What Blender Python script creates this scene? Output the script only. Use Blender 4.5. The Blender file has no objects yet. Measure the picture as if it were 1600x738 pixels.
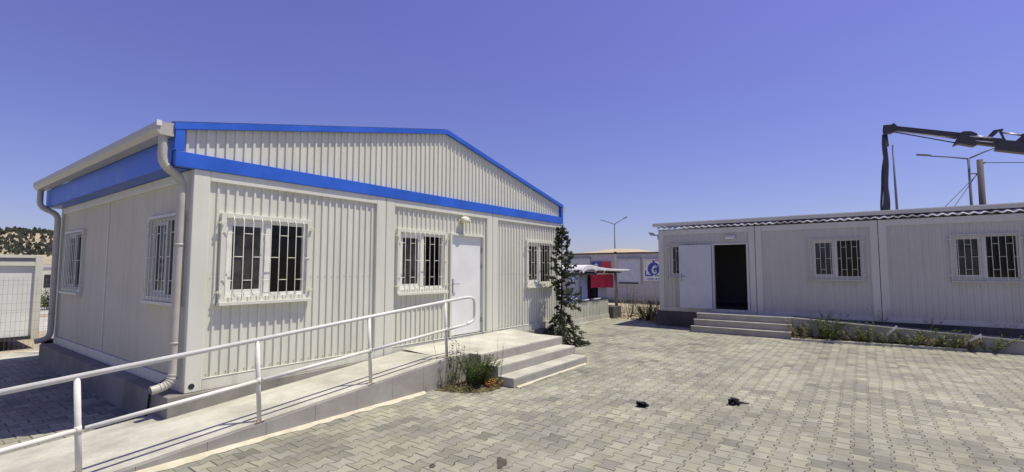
import bpy, math, random
from mathutils import Vector, Matrix
random.seed(7)
R = math.radians
scene = bpy.context.scene
col = scene.collection

# ---------------------------------------------------------------- materials
def new_mat(name):
    m = bpy.data.materials.new(name); m.use_nodes = True
    nt = m.node_tree
    return m, nt, nt.nodes['Principled BSDF']

def N(nt, t, **kw):
    n = nt.nodes.new(t)
    for k, v in kw.items(): setattr(n, k, v)
    return n

def mth(nt, op, a, b=None, c=None, clamp=False):
    n = nt.nodes.new('ShaderNodeMath'); n.operation = op; n.use_clamp = clamp
    for i, v in enumerate((a, b, c)):
        if v is None: continue
        if isinstance(v, (int, float)): n.inputs[i].default_value = v
        else: nt.links.new(v, n.inputs[i])
    return n.outputs[0]

def mixc(nt, fac, a, b, blend='MIX'):
    n = nt.nodes.new('ShaderNodeMix'); n.data_type = 'RGBA'; n.blend_type = blend
    for i, v in ((0, fac), (6, a), (7, b)):
        if isinstance(v, (int, float)): n.inputs[i].default_value = v
        elif isinstance(v, (tuple, list)): n.inputs[i].default_value = (*v[:3], 1)
        else: nt.links.new(v, n.inputs[i])
    return n.outputs[2]

def noise(nt, vec, scale, detail=4, rough=.6):
    n = nt.nodes.new('ShaderNodeTexNoise')
    n.inputs['Scale'].default_value = scale; n.inputs['Detail'].default_value = detail
    n.inputs['Roughness'].default_value = rough
    if vec is not None: nt.links.new(vec, n.inputs['Vector'])
    return n.outputs['Fac']

def rng(nt, v, a, b, c=0., d=1.):
    n = nt.nodes.new('ShaderNodeMapRange'); n.clamp = True
    nt.links.new(v, n.inputs[0])
    for i, x in enumerate((a, b, c, d)): n.inputs[i+1].default_value = x
    return n.outputs[0]

def bump(nt, bs, h, strength=.3, dist=.01):
    n = nt.nodes.new('ShaderNodeBump'); n.inputs['Strength'].default_value = strength
    n.inputs['Distance'].default_value = dist
    nt.links.new(h, n.inputs['Height']); nt.links.new(n.outputs[0], bs.inputs['Normal'])

def wpos(nt):
    return nt.nodes.new('ShaderNodeNewGeometry').outputs['Position']

def mottled(name, c1, c2, scale=3, rough=.6, fine=40, fine_amt=.12, bmp=.15, bdist=.004, metallic=0, spec=.5, contrast=(.35, .65)):
    m, nt, bs = new_mat(name)
    p = wpos(nt)
    f = rng(nt, noise(nt, p, scale), *contrast)
    c = mixc(nt, f, c1, c2)
    g = noise(nt, p, fine, 3)
    c = mixc(nt, 1.0, c, mixc(nt, g, (1-fine_amt,)*3, (1+fine_amt*.6,)*3), 'MULTIPLY')
    nt.links.new(c, bs.inputs['Base Color'])
    nt.links.new(rng(nt, f, 0, 1, rough-.06, rough+.08), bs.inputs['Roughness'])
    bs.inputs['Metallic'].default_value = metallic
    bs.inputs['Specular IOR Level'].default_value = spec
    if bmp: bump(nt, bs, g, bmp, bdist)
    return m

def painted_wall(name, base, dirt, low_z, streak=.35):
    """painted sheet steel with faint rain streaks and dust near the ground"""
    m, nt, bs = new_mat(name)
    p = wpos(nt)
    mp = N(nt, 'ShaderNodeMapping'); mp.inputs['Scale'].default_value = (9, 9, .5)
    nt.links.new(p, mp.inputs['Vector'])
    st = rng(nt, noise(nt, mp.outputs[0], 1.0, 5), .45, .8)
    big = rng(nt, noise(nt, p, .9, 4), .35, .75)
    sx = N(nt, 'ShaderNodeSeparateXYZ'); nt.links.new(p, sx.inputs[0])
    low = rng(nt, sx.outputs['Z'], low_z, low_z+.55, 1, 0)
    low = mth(nt, 'POWER', low, 2)
    f = mth(nt, 'MULTIPLY', st, streak)
    f = mth(nt, 'ADD', f, mth(nt, 'MULTIPLY', big, .22))
    f = mth(nt, 'ADD', f, mth(nt, 'MULTIPLY', low, mth(nt, 'ADD', .25, mth(nt, 'MULTIPLY', st, .6))), clamp=True)
    c = mixc(nt, f, base, dirt)
    nt.links.new(c, bs.inputs['Base Color'])
    bs.inputs['Roughness'].default_value = .48
    bs.inputs['Specular IOR Level'].default_value = .35
    g = noise(nt, p, 5, 2)
    bump(nt, bs, g, .12, .01)
    return m

def plain(name, c, rough=.5, metallic=0, spec=.5, var=.08, scale=6):
    return mottled(name, tuple(x*(1-var) for x in c), tuple(min(1, x*(1+var)) for x in c), scale, rough, 60, .05, .05, .002, metallic, spec)

M = {}
M['wall'] = painted_wall('white_painted_steel', (.675, .68, .565), (.43, .42, .33), .39)
M['wall_side'] = painted_wall('shade_toned_white_steel', (.64, .615, .475), (.42, .39, .29), .39)  # white wall paint toned down to deepen the shade on the left side
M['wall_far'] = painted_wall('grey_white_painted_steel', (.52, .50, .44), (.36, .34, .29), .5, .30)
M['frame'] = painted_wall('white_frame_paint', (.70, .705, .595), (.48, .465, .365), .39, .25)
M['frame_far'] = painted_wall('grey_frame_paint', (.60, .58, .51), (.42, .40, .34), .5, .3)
M['blue'] = plain('blue_sheet_metal', (.022, .115, .56), .38, 0, .5, .12, 2)
M['gutter'] = plain('beige_plastic_gutter', (.47, .45, .375), .45)
M['pvc'] = plain('white_plastic_frame', (.78, .785, .69), .35)
M['grille'] = plain('cream_painted_bars', (.74, .73, .58), .45)
M['door'] = plain('white_door_paint', (.76, .775, .72), .4, var=.05, scale=2)
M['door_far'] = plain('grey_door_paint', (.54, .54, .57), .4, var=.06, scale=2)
M['dark'] = plain('dark_gap', (.02, .02, .022), .8)
M['rail'] = plain('white_rail_paint', (.70, .69, .61), .4)
M['interior'] = plain('interior_lining', (.17, .17, .17), .7)
M['interior_floor'] = plain('interior_floor', (.16, .14, .12), .6)
M['rusty'] = mottled('rust_spotted_paint', (.30, .16, .08), (.66, .62, .54), 30, .7, 60, .2, .2, .002)
M['black'] = plain('black_plastic', (.010, .010, .014), .7, 0, .25)
M['steel'] = plain('grey_galvanised_steel', (.33, .34, .36), .45, .6)
M['polesteel'] = plain('dull_pole_steel', (.17, .18, .21), .7, 0, .3)
M['crane'] = plain('dark_crane_paint', (.035, .033, .04), .45, .2)
M['crane_light'] = plain('grey_chrome_rod', (.38, .37, .38), .35, .7)
M['wall_back'] = painted_wall('cool_grey_wall', (.50, .50, .50), (.37, .365, .36), .15, .5)
M['roof_sheet'] = plain('white_roof_sheet', (.66, .66, .64), .4)
M['edge_sheet'] = mottled('shadow_mottled_sheet', (.25, .24, .23), (.74, .73, .68), 2.2, .5, 20, .3, .1, .003, contrast=(.42, .56))  # grey mottling paints the beam's broken shadow onto the white sheet
M['roof_tan'] = plain('tan_roof_sheet', (.47, .38, .23), .6)
M['lens'] = plain('cream_lamp_lens', (.75, .70, .48), .3)
M['rust'] = plain('brown_sealant', (.16, .10, .06), .8, var=.3)
M['yellow'] = plain('yellow_paint', (.70, .56, .12), .5)
M['red'] = plain('red_print', (.55, .035, .05), .55)
M['navy'] = plain('navy_print', (.03, .07, .34), .5)
M['green'] = plain('green_print', (.06, .30, .12), .5)
M['white'] = plain('white_print', (.75, .75, .76), .5)
M['redcloth'] = plain('red_fabric_banner', (.68, .025, .07), .6, var=.15)
M['lavender'] = plain('pale_blue_panel', (.40, .45, .68), .5)
M['kgrey'] = plain('pale_grey_panel', (.55, .58, .63), .5)
M['canopy'] = plain('white_canopy_fabric', (.74, .73, .74), .5)
M['concrete'] = mottled('ramp_concrete', (.37, .36, .295), (.54, .53, .44), 1.7, .8, 34, .22, .35, .005, contrast=(.36, .62))
M['riser'] = mottled('grey_facing_slab', (.29, .275, .235), (.40, .38, .33), 2.2, .75, 45, .16, .2, .003, contrast=(.3, .7))
M['plinth'] = mottled('plinth_concrete', (.17, .16, .135), (.29, .275, .235), 1.5, .85, 25, .2, .3, .006)
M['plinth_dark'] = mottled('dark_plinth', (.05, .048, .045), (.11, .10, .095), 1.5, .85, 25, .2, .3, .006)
M['mortar'] = mottled('mortar_strip', (.50, .465, .33), (.60, .57, .43), 6, .9, 30, .25, .5, .01)
M['soil'] = mottled('brown_soil', (.075, .06, .03), (.19, .155, .07), 8, .95, 50, .4, .8, .02)
M['mud'] = mottled('dark_mud', (.075, .06, .05), (.13, .11, .09), 12, .95, 60, .3, .6, .01)
M['stain'] = mottled('damp_dirt', (.055, .045, .034), (.10, .085, .065), 10, .9, 60, .3, .4, .006)
M['earth'] = mottled('dry_earth', (.30, .255, .175), (.43, .375, .27), .35, .95, 9, .3, .6, .03)
M['pole'] = plain('weathered_wood', (.10, .085, .075), .8)

# glass: clear pane that mirrors the yard at glancing angles
m, nt, bs = new_mat('window_glass'); nt.nodes.remove(bs)
fr = N(nt, 'ShaderNodeFresnel'); fr.inputs['IOR'].default_value = 1.5
tr = N(nt, 'ShaderNodeBsdfTransparent'); tr.inputs[0].default_value = (.62, .63, .62, 1)
gl = N(nt, 'ShaderNodeBsdfGlossy'); gl.inputs['Roughness'].default_value = .02
gl.inputs[0].default_value = (.8, .8, .8, 1)
mx = N(nt, 'ShaderNodeMixShader')
nt.links.new(mth(nt, 'MULTIPLY', fr.outputs[0], .6), mx.inputs[0]); nt.links.new(tr.outputs[0], mx.inputs[1]); nt.links.new(gl.outputs[0], mx.inputs[2])
nt.links.new(mx.outputs[0], nt.nodes['Material Output'].inputs['Surface'])
M['glass'] = m
m2 = m.copy(); m2.name = 'painted_reflection_glass'; nt = m2.node_tree
out = nt.nodes['Material Output']; src = out.inputs['Surface'].links[0].from_socket
df = N(nt, 'ShaderNodeBsdfDiffuse'); df.inputs[0].default_value = (.55, .54, .52, 1)  # grey veil paints reflections and soft room light into the pane
mx = N(nt, 'ShaderNodeMixShader'); nt.links.new(rng(nt, noise(nt, wpos(nt), 3.5, 4), .3, .75, .03, .16), mx.inputs[0])
nt.links.new(src, mx.inputs[1]); nt.links.new(df.outputs[0], mx.inputs[2]); nt.links.new(mx.outputs[0], out.inputs['Surface'])
M['glass_veiled'] = m2
M['frame_side'] = plain('shade_greyed_frame', (.50, .49, .45), .45)  # sash plastic greyed, the side wall's shade put into its colour

def leaf_mat(name, c1, c2, c3=None):
    m, nt, bs = new_mat(name)
    p = wpos(nt)
    f = rng(nt, noise(nt, p, 14, 3), .3, .7)
    c = mixc(nt, f, c1, c2)
    if c3: c = mixc(nt, rng(nt, noise(nt, p, 5, 2), .5, .7), c, c3)
    nt.links.new(c, bs.inputs['Base Color'])
    bs.inputs['Roughness'].default_value = .6; bs.inputs['Specular IOR Level'].default_value = .25
    tl = N(nt, 'ShaderNodeBsdfTranslucent'); nt.links.new(c, tl.inputs[0])
    mx = N(nt, 'ShaderNodeMixShader'); mx.inputs[0].default_value = .25
    nt.links.new(bs.outputs[0], mx.inputs[1]); nt.links.new(tl.outputs[0], mx.inputs[2])
    nt.links.new(mx.outputs[0], nt.nodes['Material Output'].inputs['Surface'])
    return m
M['conifer'] = leaf_mat('conifer_needles', (.034, .052, .024), (.080, .102, .048), (.12, .128, .075))
M['weed'] = leaf_mat('weed_leaves', (.05, .085, .02), (.11, .14, .04), (.16, .17, .05))
M['weed_bright'] = leaf_mat('bright_weed_leaves', (.10, .14, .035), (.20, .235, .07), (.27, .27, .09))
M['weed_dry'] = leaf_mat('dry_weed', (.24, .20, .08), (.36, .31, .15), (.20, .21, .07))
M['weed_straw'] = leaf_mat('straw_weed', (.34, .28, .17), (.42, .36, .24), (.30, .24, .16))
M['flower_red'] = leaf_mat('reddish_weed', (.34, .09, .05), (.45, .28, .06), (.50, .42, .06))
M['bark'] = plain('grey_brown_bark', (.09, .07, .05), .9, var=.3)
M['hilltree'] = leaf_mat('hill_scrub', (.06, .07, .05), (.11, .115, .08))

# interlocking pavers
def paver_material():
    m, nt, bs = new_mat('interlocking_concrete_pavers')
    p = wpos(nt); s = N(nt, 'ShaderNodeSeparateXYZ')
    wob = N(nt, 'ShaderNodeTexNoise'); wob.inputs['Scale'].default_value = .9; nt.links.new(p, wob.inputs['Vector'])
    wv = N(nt, 'ShaderNodeVectorMath', operation='SUBTRACT'); nt.links.new(wob.outputs['Color'], wv.inputs[0]); wv.inputs[1].default_value = (.5, .5, .5)
    wob2 = N(nt, 'ShaderNodeVectorMath', operation='SCALE'); nt.links.new(wv.outputs[0], wob2.inputs[0]); wob2.inputs['Scale'].default_value = .09
    ad = N(nt, 'ShaderNodeVectorMath', operation='ADD'); nt.links.new(p, ad.inputs[0]); nt.links.new(wob2.outputs[0], ad.inputs[1])
    nt.links.new(ad.outputs[0], s.inputs[0])
    X, Y = s.outputs['X'], s.outputs['Y']
    W, L, A = .165, .205, .017
    u = mth(nt, 'DIVIDE', X, L); v = mth(nt, 'DIVIDE', Y, W)
    # trapezoid wave along X, period L
    tri = mth(nt, 'SUBTRACT', mth(nt, 'MULTIPLY', mth(nt, 'ABSOLUTE', mth(nt, 'SUBTRACT', mth(nt, 'FRACT', u), .5)), 4), 1)   # +1 at ends, -1 in the middle
    tz = mth(nt, 'MAXIMUM', mth(nt, 'MINIMUM', mth(nt, 'MULTIPLY', tri, 2.7), 1), -1)
    k0 = mth(nt, 'FLOOR', mth(nt, 'ADD', v, .5))
    par = mth(nt, 'SUBTRACT', mth(nt, 'MULTIPLY', mth(nt, 'FLOORED_MODULO', k0, 2), 2), 1)
    d = mth(nt, 'SUBTRACT', mth(nt, 'MULTIPLY', mth(nt, 'SUBTRACT', v, k0), W), mth(nt, 'MULTIPLY', mth(nt, 'MULTIPLY', par, tz), A))
    colm = mth(nt, 'SUBTRACT', k0, mth(nt, 'LESS_THAN', d, 0))
    u2 = mth(nt, 'ADD', u, mth(nt, 'MULTIPLY', mth(nt, 'FLOORED_MODULO', colm, 2), .5))
    cell = mth(nt, 'FLOOR', u2)
    fu = mth(nt, 'SUBTRACT', u2, cell)
    dx = mth(nt, 'MULTIPLY', mth(nt, 'SUBTRACT', .5, mth(nt, 'ABSOLUTE', mth(nt, 'SUBTRACT', fu, .5))), L)   # to straight joint
    dz = mth(nt, 'ABSOLUTE', d)
    cb = N(nt, 'ShaderNodeCombineXYZ'); nt.links.new(cell, cb.inputs[0]); nt.links.new(colm, cb.inputs[1])
    wn = N(nt, 'ShaderNodeTexWhiteNoise'); wn.noise_dimensions = '3D'; nt.links.new(cb.outputs[0], wn.inputs['Vector'])
    rnd = wn.outputs['Value']
    sc = N(nt, 'ShaderNodeSeparateColor'); nt.links.new(wn.outputs['Color'], sc.inputs[0])
    r1, r2, r3 = sc.outputs[0], sc.outputs[1], sc.outputs[2]
    # joint width varies from joint to joint
    jn = rng(nt, noise(nt, p, 3.2, 3), .38, .66)
    jw = mth(nt, 'ADD', .0022, mth(nt, 'MULTIPLY', jn, .006))
    jwx = mth(nt, 'ADD', .003, mth(nt, 'MULTIPLY', mth(nt, 'POWER', r1, 3.5), .016))
    J1 = mth(nt, 'SUBTRACT', 1, mth(nt, 'DIVIDE', dz, jw), clamp=True)
    J2 = mth(nt, 'SUBTRACT', 1, mth(nt, 'DIVIDE', dx, jwx), clamp=True)
    sp = rng(nt, noise(nt, p, 17, 3), .44, .60)      # joints are partly filled with sand
    J1 = mth(nt, 'MULTIPLY', J1, mth(nt, 'ADD', .10, mth(nt, 'MULTIPLY', sp, .90)))
    J = mth(nt, 'MAXIMUM', mth(nt, 'POWER', J1, .45), mth(nt, 'MULTIPLY', mth(nt, 'POWER', J2, .45), mth(nt, 'ADD', .35, mth(nt, 'MULTIPLY', r2, .65))), clamp=True)
    base = mixc(nt, rng(nt, noise(nt, p, .35, 4), .35, .65), (.275, .272, .207), (.35, .346, .266))
    tone = mth(nt, 'SUBTRACT', mth(nt, 'ADD', .82, mth(nt, 'MULTIPLY', mth(nt, 'POWER', rnd, .8), .36)), mth(nt, 'MULTIPLY', mth(nt, 'GREATER_THAN', r3, mth(nt, 'ADD', .55, mth(nt, 'MULTIPLY', rng(nt, noise(nt, p, .8, 3), .35, .65), .42))), mth(nt, 'ADD', .06, mth(nt, 'MULTIPLY', r2, .20))))
    tn = N(nt, 'ShaderNodeCombineColor')
    nt.links.new(tone, tn.inputs[0]); nt.links.new(mth(nt, 'MULTIPLY', tone, mth(nt, 'ADD', .985, mth(nt, 'MULTIPLY', r3, .02))), tn.inputs[1])
    nt.links.new(mth(nt, 'MULTIPLY', tone, mth(nt, 'ADD', .94, mth(nt, 'MULTIPLY', r3, .12))), tn.inputs[2])
    c = mixc(nt, 1.0, base, tn.outputs[0], 'MULTIPLY')
    blot = rng(nt, noise(nt, p, 1.1, 5, .65), .34, .66)
    c = mixc(nt, 1.0, c, mixc(nt, blot, (.80, .80, .83), (1.10, 1.10, 1.07)), 'MULTIPLY')
    dust = rng(nt, noise(nt, p, .55, 5, .7), .55, .72)
    c = mixc(nt, mth(nt, 'MULTIPLY', dust, .35), c, (.40, .385, .31))
    J = mth(nt, 'MULTIPLY', J, mth(nt, 'SUBTRACT', 1, mth(nt, 'MULTIPLY', dust, .55)))
    gr = noise(nt, p, 90, 3); gm = noise(nt, p, 11, 4)
    c = mixc(nt, 1.0, c, mixc(nt, gr, (.78,)*3, (1.16,)*3), 'MULTIPLY')
    c = mixc(nt, 1.0, c, mixc(nt, gm, (.84,)*3, (1.1,)*3), 'MULTIPLY')
    # small dark specks of dirt
    spk = N(nt, 'ShaderNodeTexVoronoi'); spk.inputs['Scale'].default_value = 3.1; nt.links.new(p, spk.inputs['Vector'])
    sf = rng(nt, spk.outputs['Distance'], .02, .05, .55, 0)
    c = mixc(nt, sf, c, (.10, .085, .07))
    c = mixc(nt, mth(nt, 'MULTIPLY', J, .93), c, (.032, .028, .027))
    nt.links.new(c, bs.inputs['Base Color'])
    bs.inputs['Roughness'].default_value = .88; bs.inputs['Specular IOR Level'].default_value = .25
    tilt = mth(nt, 'MULTIPLY', mth(nt, 'SUBTRACT', fu, .5), mth(nt, 'SUBTRACT', r2, .5))
    h = mth(nt, 'SUBTRACT', mth(nt, 'ADD', mth(nt, 'MULTIPLY', rnd, .18), mth(nt, 'MULTIPLY', tilt, .5)), J)
    h = mth(nt, 'ADD', h, mth(nt, 'MULTIPLY', gr, .12))
    bump(nt, bs, h, .9, .012)
    return m
M['paver'] = paver_material()

# ---------------------------------------------------------------- mesh builder
class MB:
    def __init__(s): s.v = []; s.f = []; s.sm = []; s.mi = []
    def quad(s, *pts, smooth=False, mi=0):
        b = len(s.v); s.v += [tuple(p) for p in pts]; s.f.append(tuple(range(b, b+len(pts)))); s.sm.append(smooth); s.mi.append(mi)
    def box(s, x0, y0, z0, x1, y1, z1, mi=0):
        x0, x1 = min(x0, x1), max(x0, x1); y0, y1 = min(y0, y1), max(y0, y1); z0, z1 = min(z0, z1), max(z0, z1)
        b = len(s.v)
        s.v += [(x0,y0,z0),(x1,y0,z0),(x1,y1,z0),(x0,y1,z0),(x0,y0,z1),(x1,y0,z1),(x1,y1,z1),(x0,y1,z1)]
        for q in ((0,3,2,1),(4,5,6,7),(0,1,5,4),(1,2,6,5),(2,3,7,6),(3,0,4,7)):
            s.f.append(tuple(b+i for i in q)); s.sm.append(False); s.mi.append(mi)
        return s
    def prism(s, poly, h, mi=0):
        """poly: list of 3D points (ccw seen from the side h points to), h: extrusion vector"""
        n = len(poly); b = len(s.v); h = Vector(h)
        s.v += [tuple(p) for p in poly] + [tuple(Vector(p)+h) for p in poly]
        s.f.append(tuple(b+i for i in reversed(range(n)))); s.f.append(tuple(b+n+i for i in range(n)))
        s.sm += [False, False]; s.mi += [mi, mi]
        for i in range(n):
            j = (i+1) % n
            s.f.append((b+i, b+j, b+n+j, b+n+i)); s.sm.append(False); s.mi.append(mi)
        return s
    def tube(s, path, r, seg=10, caps=True, mi=0):
        path = [Vector(p) for p in path]
        rs = r if isinstance(r, (list, tuple)) else [r]*len(path)
        b = len(s.v); up = None
        for i, p in enumerate(path):
            if i == 0: t = path[1]-p
            elif i == len(path)-1: t = p-path[i-1]
            else: t = (path[i+1]-p).normalized()+(p-path[i-1]).normalized()
            t.normalize()
            if up is None:
                up = Vector((0,0,1)) if abs(t.z) < .9 else Vector((1,0,0))
            a = t.cross(up)
            if a.length < 1e-4: a = t.cross(Vector((0,1,0)))
            a.normalize(); c = a.cross(t); up = c
            for k in range(seg):
                an = 2*math.pi*k/seg
                s.v.append(tuple(p + (a*math.cos(an)+c*math.sin(an))*rs[i]))
        for i in range(len(path)-1):
            for k in range(seg):
                k2 = (k+1) % seg
                s.f.append((b+i*seg+k, b+i*seg+k2, b+(i+1)*seg+k2, b+(i+1)*seg+k)); s.sm.append(True); s.mi.append(mi)
        if caps:
            s.f.append(tuple(b+k for k in reversed(range(seg)))); s.sm.append(False); s.mi.append(mi)
            e = b+(len(path)-1)*seg
            s.f.append(tuple(e+k for k in range(seg))); s.sm.append(False); s.mi.append(mi)
        return s
    def ellipsoid(s, c, rx, ry, rz, nu=16, nv=10, zmin=-1, mi=0):
        b = len(s.v)
        for j in range(nv+1):
            th = math.pi*j/nv
            for i in range(nu):
                ph = 2*math.pi*i/nu
                s.v.append((c[0]+rx*math.sin(th)*math.cos(ph), c[1]+ry*math.sin(th)*math.sin(ph), c[2]+rz*math.cos(th)))
        for j in range(nv):
            for i in range(nu):
                i2 = (i+1) % nu
                s.f.append((b+j*nu+i, b+(j+1)*nu+i, b+(j+1)*nu+i2, b+j*nu+i2)); s.sm.append(True); s.mi.append(mi)
        return s
    def build(s, name, mat, parent=None, loc=None, bevel=0):
        me = bpy.data.meshes.new(name); me.from_pydata(s.v, [], s.f)
        me.polygons.foreach_set('use_smooth', s.sm)
        for mm in (mat if isinstance(mat, (list, tuple)) else [mat]): me.materials.append(mm)
        me.polygons.foreach_set('material_index', s.mi)
        me.update()
        o = bpy.data.objects.new(name, me); col.objects.link(o)
        if parent: o.parent = parent
        if loc: o.location = loc
        if bevel:
            b = o.modifiers.new('bevel', 'BEVEL'); b.width = bevel; b.segments = 2; b.limit_method = 'ANGLE'; b.angle_limit = R(40)
        return o

def tag(o, label, cat, group=None, kind=None):
    if kind: o['kind'] = kind
    if label: o['label'] = label
    if cat: o['category'] = cat
    if group: o['group'] = group
    return o
def thing(name, label, cat, loc=(0,0,0), group=None):
    o = bpy.data.objects.new(name, None); col.objects.link(o); o.location = loc; o.empty_display_size = .2
    return tag(o, label, cat, group)
def struct(name, mb, mat):
    o = mb.build(name, mat); o['kind'] = 'structure'; return o

def arc(c, r, a0, a1, n, plane):
    """arc points: plane gives two unit vectors"""
    u, v = Vector(plane[0]), Vector(plane[1]); c = Vector(c)
    return [c + u*r*math.cos(a0+(a1-a0)*i/n) + v*r*math.sin(a0+(a1-a0)*i/n) for i in range(n+1)]

def ribbed(mb, P, u0, u1, z0, ztop, holes=(), pitch=.115, foot=.046, crest=.028, depth=.020, off=0.):
    """trapezoid-ribbed sheet; P(u, d, z) maps to world with d = distance out of the wall"""
    if not callable(ztop):
        zt = ztop; ztop = lambda u: zt
    prof = []
    n0 = math.floor((u0-off)/pitch); u = off+n0*pitch
    while u < u1+pitch:
        for du, d in ((0, 0), (pitch-foot, 0), (pitch-foot+(foot-crest)/2, depth), (pitch-(foot-crest)/2, depth)):
            prof.append((u+du, d))
        u += pitch
    def dep(x):
        for (a, da), (b, db) in zip(prof, prof[1:]):
            if a <= x <= b: return da+(db-da)*(x-a)/max(b-a, 1e-9)
        return 0
    us = {u0, u1} | {a for a, _ in prof if u0 < a < u1}
    for h in holes:
        for x in h[:2]:
            if u0 < x < u1: us.add(x)
    us = sorted(us)
    for a, b in zip(us, us[1:]):
        if b-a < 1e-5: continue
        da, db = dep(a), dep(b); mid = (a+b)/2
        spans = [(z0, z0, ztop(a), ztop(b))]
        for h in holes:
            if h[0] < mid < h[1]:
                spans = [(z0, z0, h[2], h[2]), (h[3], h[3], ztop(a), ztop(b))]
        for za0, zb0, za1, zb1 in spans:
            if za1-za0 < 1e-4 and zb1-zb0 < 1e-4: continue
            mb.quad(P(a, da, za0), P(b, db, zb0), P(b, db, zb1), P(a, da, za1))

def copy_tree(o, parent=None):
    c = o.copy(); col.objects.link(c)
    if parent: c.parent = parent
    for ch in o.children: copy_tree(ch, c)
    return c

# ---------------------------------------------------------------- windows (local: x along wall, -y outwards, z up from the sill)
WW, WH = 1.25, 1.19
_win = {}
def window(parent, loc, rotz, key='near'):
    if key in _win:
        o = copy_tree(_win[key], parent)
        o.location = loc; o.rotation_euler = (0, 0, rotz); return o
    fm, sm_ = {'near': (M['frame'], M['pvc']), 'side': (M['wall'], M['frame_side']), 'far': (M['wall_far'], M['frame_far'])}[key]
    w = WW/2; t = .062 if key == 'near' else .045
    mb = MB()                       # casing
    mb.box(-w, -.06, .03, -w+t, .05, WH); mb.box(w-t, -.06, .03, w, .05, WH)
    mb.box(-w+t, -.06, WH-t, w-t, .05, WH); mb.box(-w+t, -.06, .03, w-t, .05, .03+.06)
    mb.box(-w-.01, -.105, -.012, w+.01, .05, .03)      # sill tray
    o = mb.build('window', fm, parent, bevel=.003); o.location = loc; o.rotation_euler = (0, 0, rotz)
    a0, a1, b0, b1 = -w+t, w-t, .09, WH-t
    mb = MB(); f = .046 if key == 'near' else .034              # plastic frame with centre post and two sashes
    mb.box(a0, -.02, b0, a0+f, .045, b1); mb.box(a1-f, -.02, b0, a1, .045, b1)
    mb.box(a0+f, -.02, b1-f, a1-f, .045, b1); mb.box(a0+f, -.02, b0, a1-f, .045, b0+f)
    mb.box(-.045, -.025, b0+f, .035, .045, b1-f)
    mb.box(a0+f, -.005, b0+f, a0+f+.05, .03, b1-f); mb.box(-.095, -.005, b0+f, -.045, .03, b1-f)
    mb.box(a0+f+.05, -.005, b1-f-.05, -.095, .03, b1-f); mb.box(a0+f+.05, -.005, b0+f, -.095, .03, b0+f+.05)
    mb.build('sash', sm_, o, bevel=.003)
    mb = MB(); mb.quad((a0+f+.05, .012, b0+f+.05), (-.095, .012, b0+f+.05), (-.095, .012, b1-f-.05), (a0+f+.05, .012, b1-f-.05)); mb.build('pane', M['glass_veiled'], o)
    mb = MB(); mb.quad((.035, .02, b0+f), (a1-f, .02, b0+f), (a1-f, .02, b1-f), (.035, .02, b1-f)); mb.build('pane', M['glass'], o)
    g = MB(); y = -.098; r = .0058; n = 10; x0 = -w+.02; x1 = w-.02
    xs = [x0+(x1-x0)*i/(n) for i in range(n+1)]
    for i, x in enumerate(xs):
        if i in (0, n): continue
        g.tube([(x, y+.012, .03), (x, y, .09), (x, y, WH-.09), (x, y+.035, WH-.035)], r, 6)
    for i in range(n):
        zs = (.31, .93) if i % 2 == 0 else (.62,)
        for z in zs: g.tube([(xs[i], y if i else -.06, z), (xs[i+1], y if i < n-1 else -.06, z)], r*.95, 6)
    for z in (.16, 1.06):
        for sgn in (-1, 1):
            g.box(sgn*w, -.075, z-.014, sgn*(w+.03), -.071, z+.014)
            g.box(sgn*(w+.024), -.071, z-.014, sgn*(w+.028), .0, z+.014)
            g.box(sgn*(w-.03), -.1, z-.006, sgn*(w+.01), -.07, z+.006)
    g.build('grille', M['grille'], o)
    # curtainless room side reveal
    mb = MB()
    mb.box(a0-.02, .05, .03, a0, .09, b1); mb.box(a1, .05, .03, a1+.02, .09, b1); mb.box(a0, .05, b1, a1, .09, b1+.02); mb.box(a0, .05, .05, a1, .09, .088)
    mb.build('reveal', M['interior'], o)
    _win[key] = o
    return o

# ================================================================ GROUND
mb = MB(); mb.box(-900, -900, -.5, 900, 900, -.012); struct('ground', mb, M['earth'])
mb = MB(); mb.quad((-14, -16, 0), (17.25, -16, 0), (17.25, 14.6, 0), (-14, 14.6, 0)); struct('paving', mb, M['paver'])
mb = MB()        # loose gravel and concrete strip behind the left side of the yard
mb.quad((-14, 14.62, -.004), (2.9, 14.62, -.004), (2.9, 15.6, -.004), (-14, 15.6, -.004)); struct('path', mb, M['concrete'])
mb = MB(); mb.quad((3.2, 20.5, -.006), (14, 20.5, -.006), (14, 26, -.006), (3.2, 26, -.006)); mb.quad((4.0, 28, -.006), (16, 28, -.006), (16, 33, -.006), (4.0, 33, -.006)); struct('far_path', mb, M['concrete'])

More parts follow.
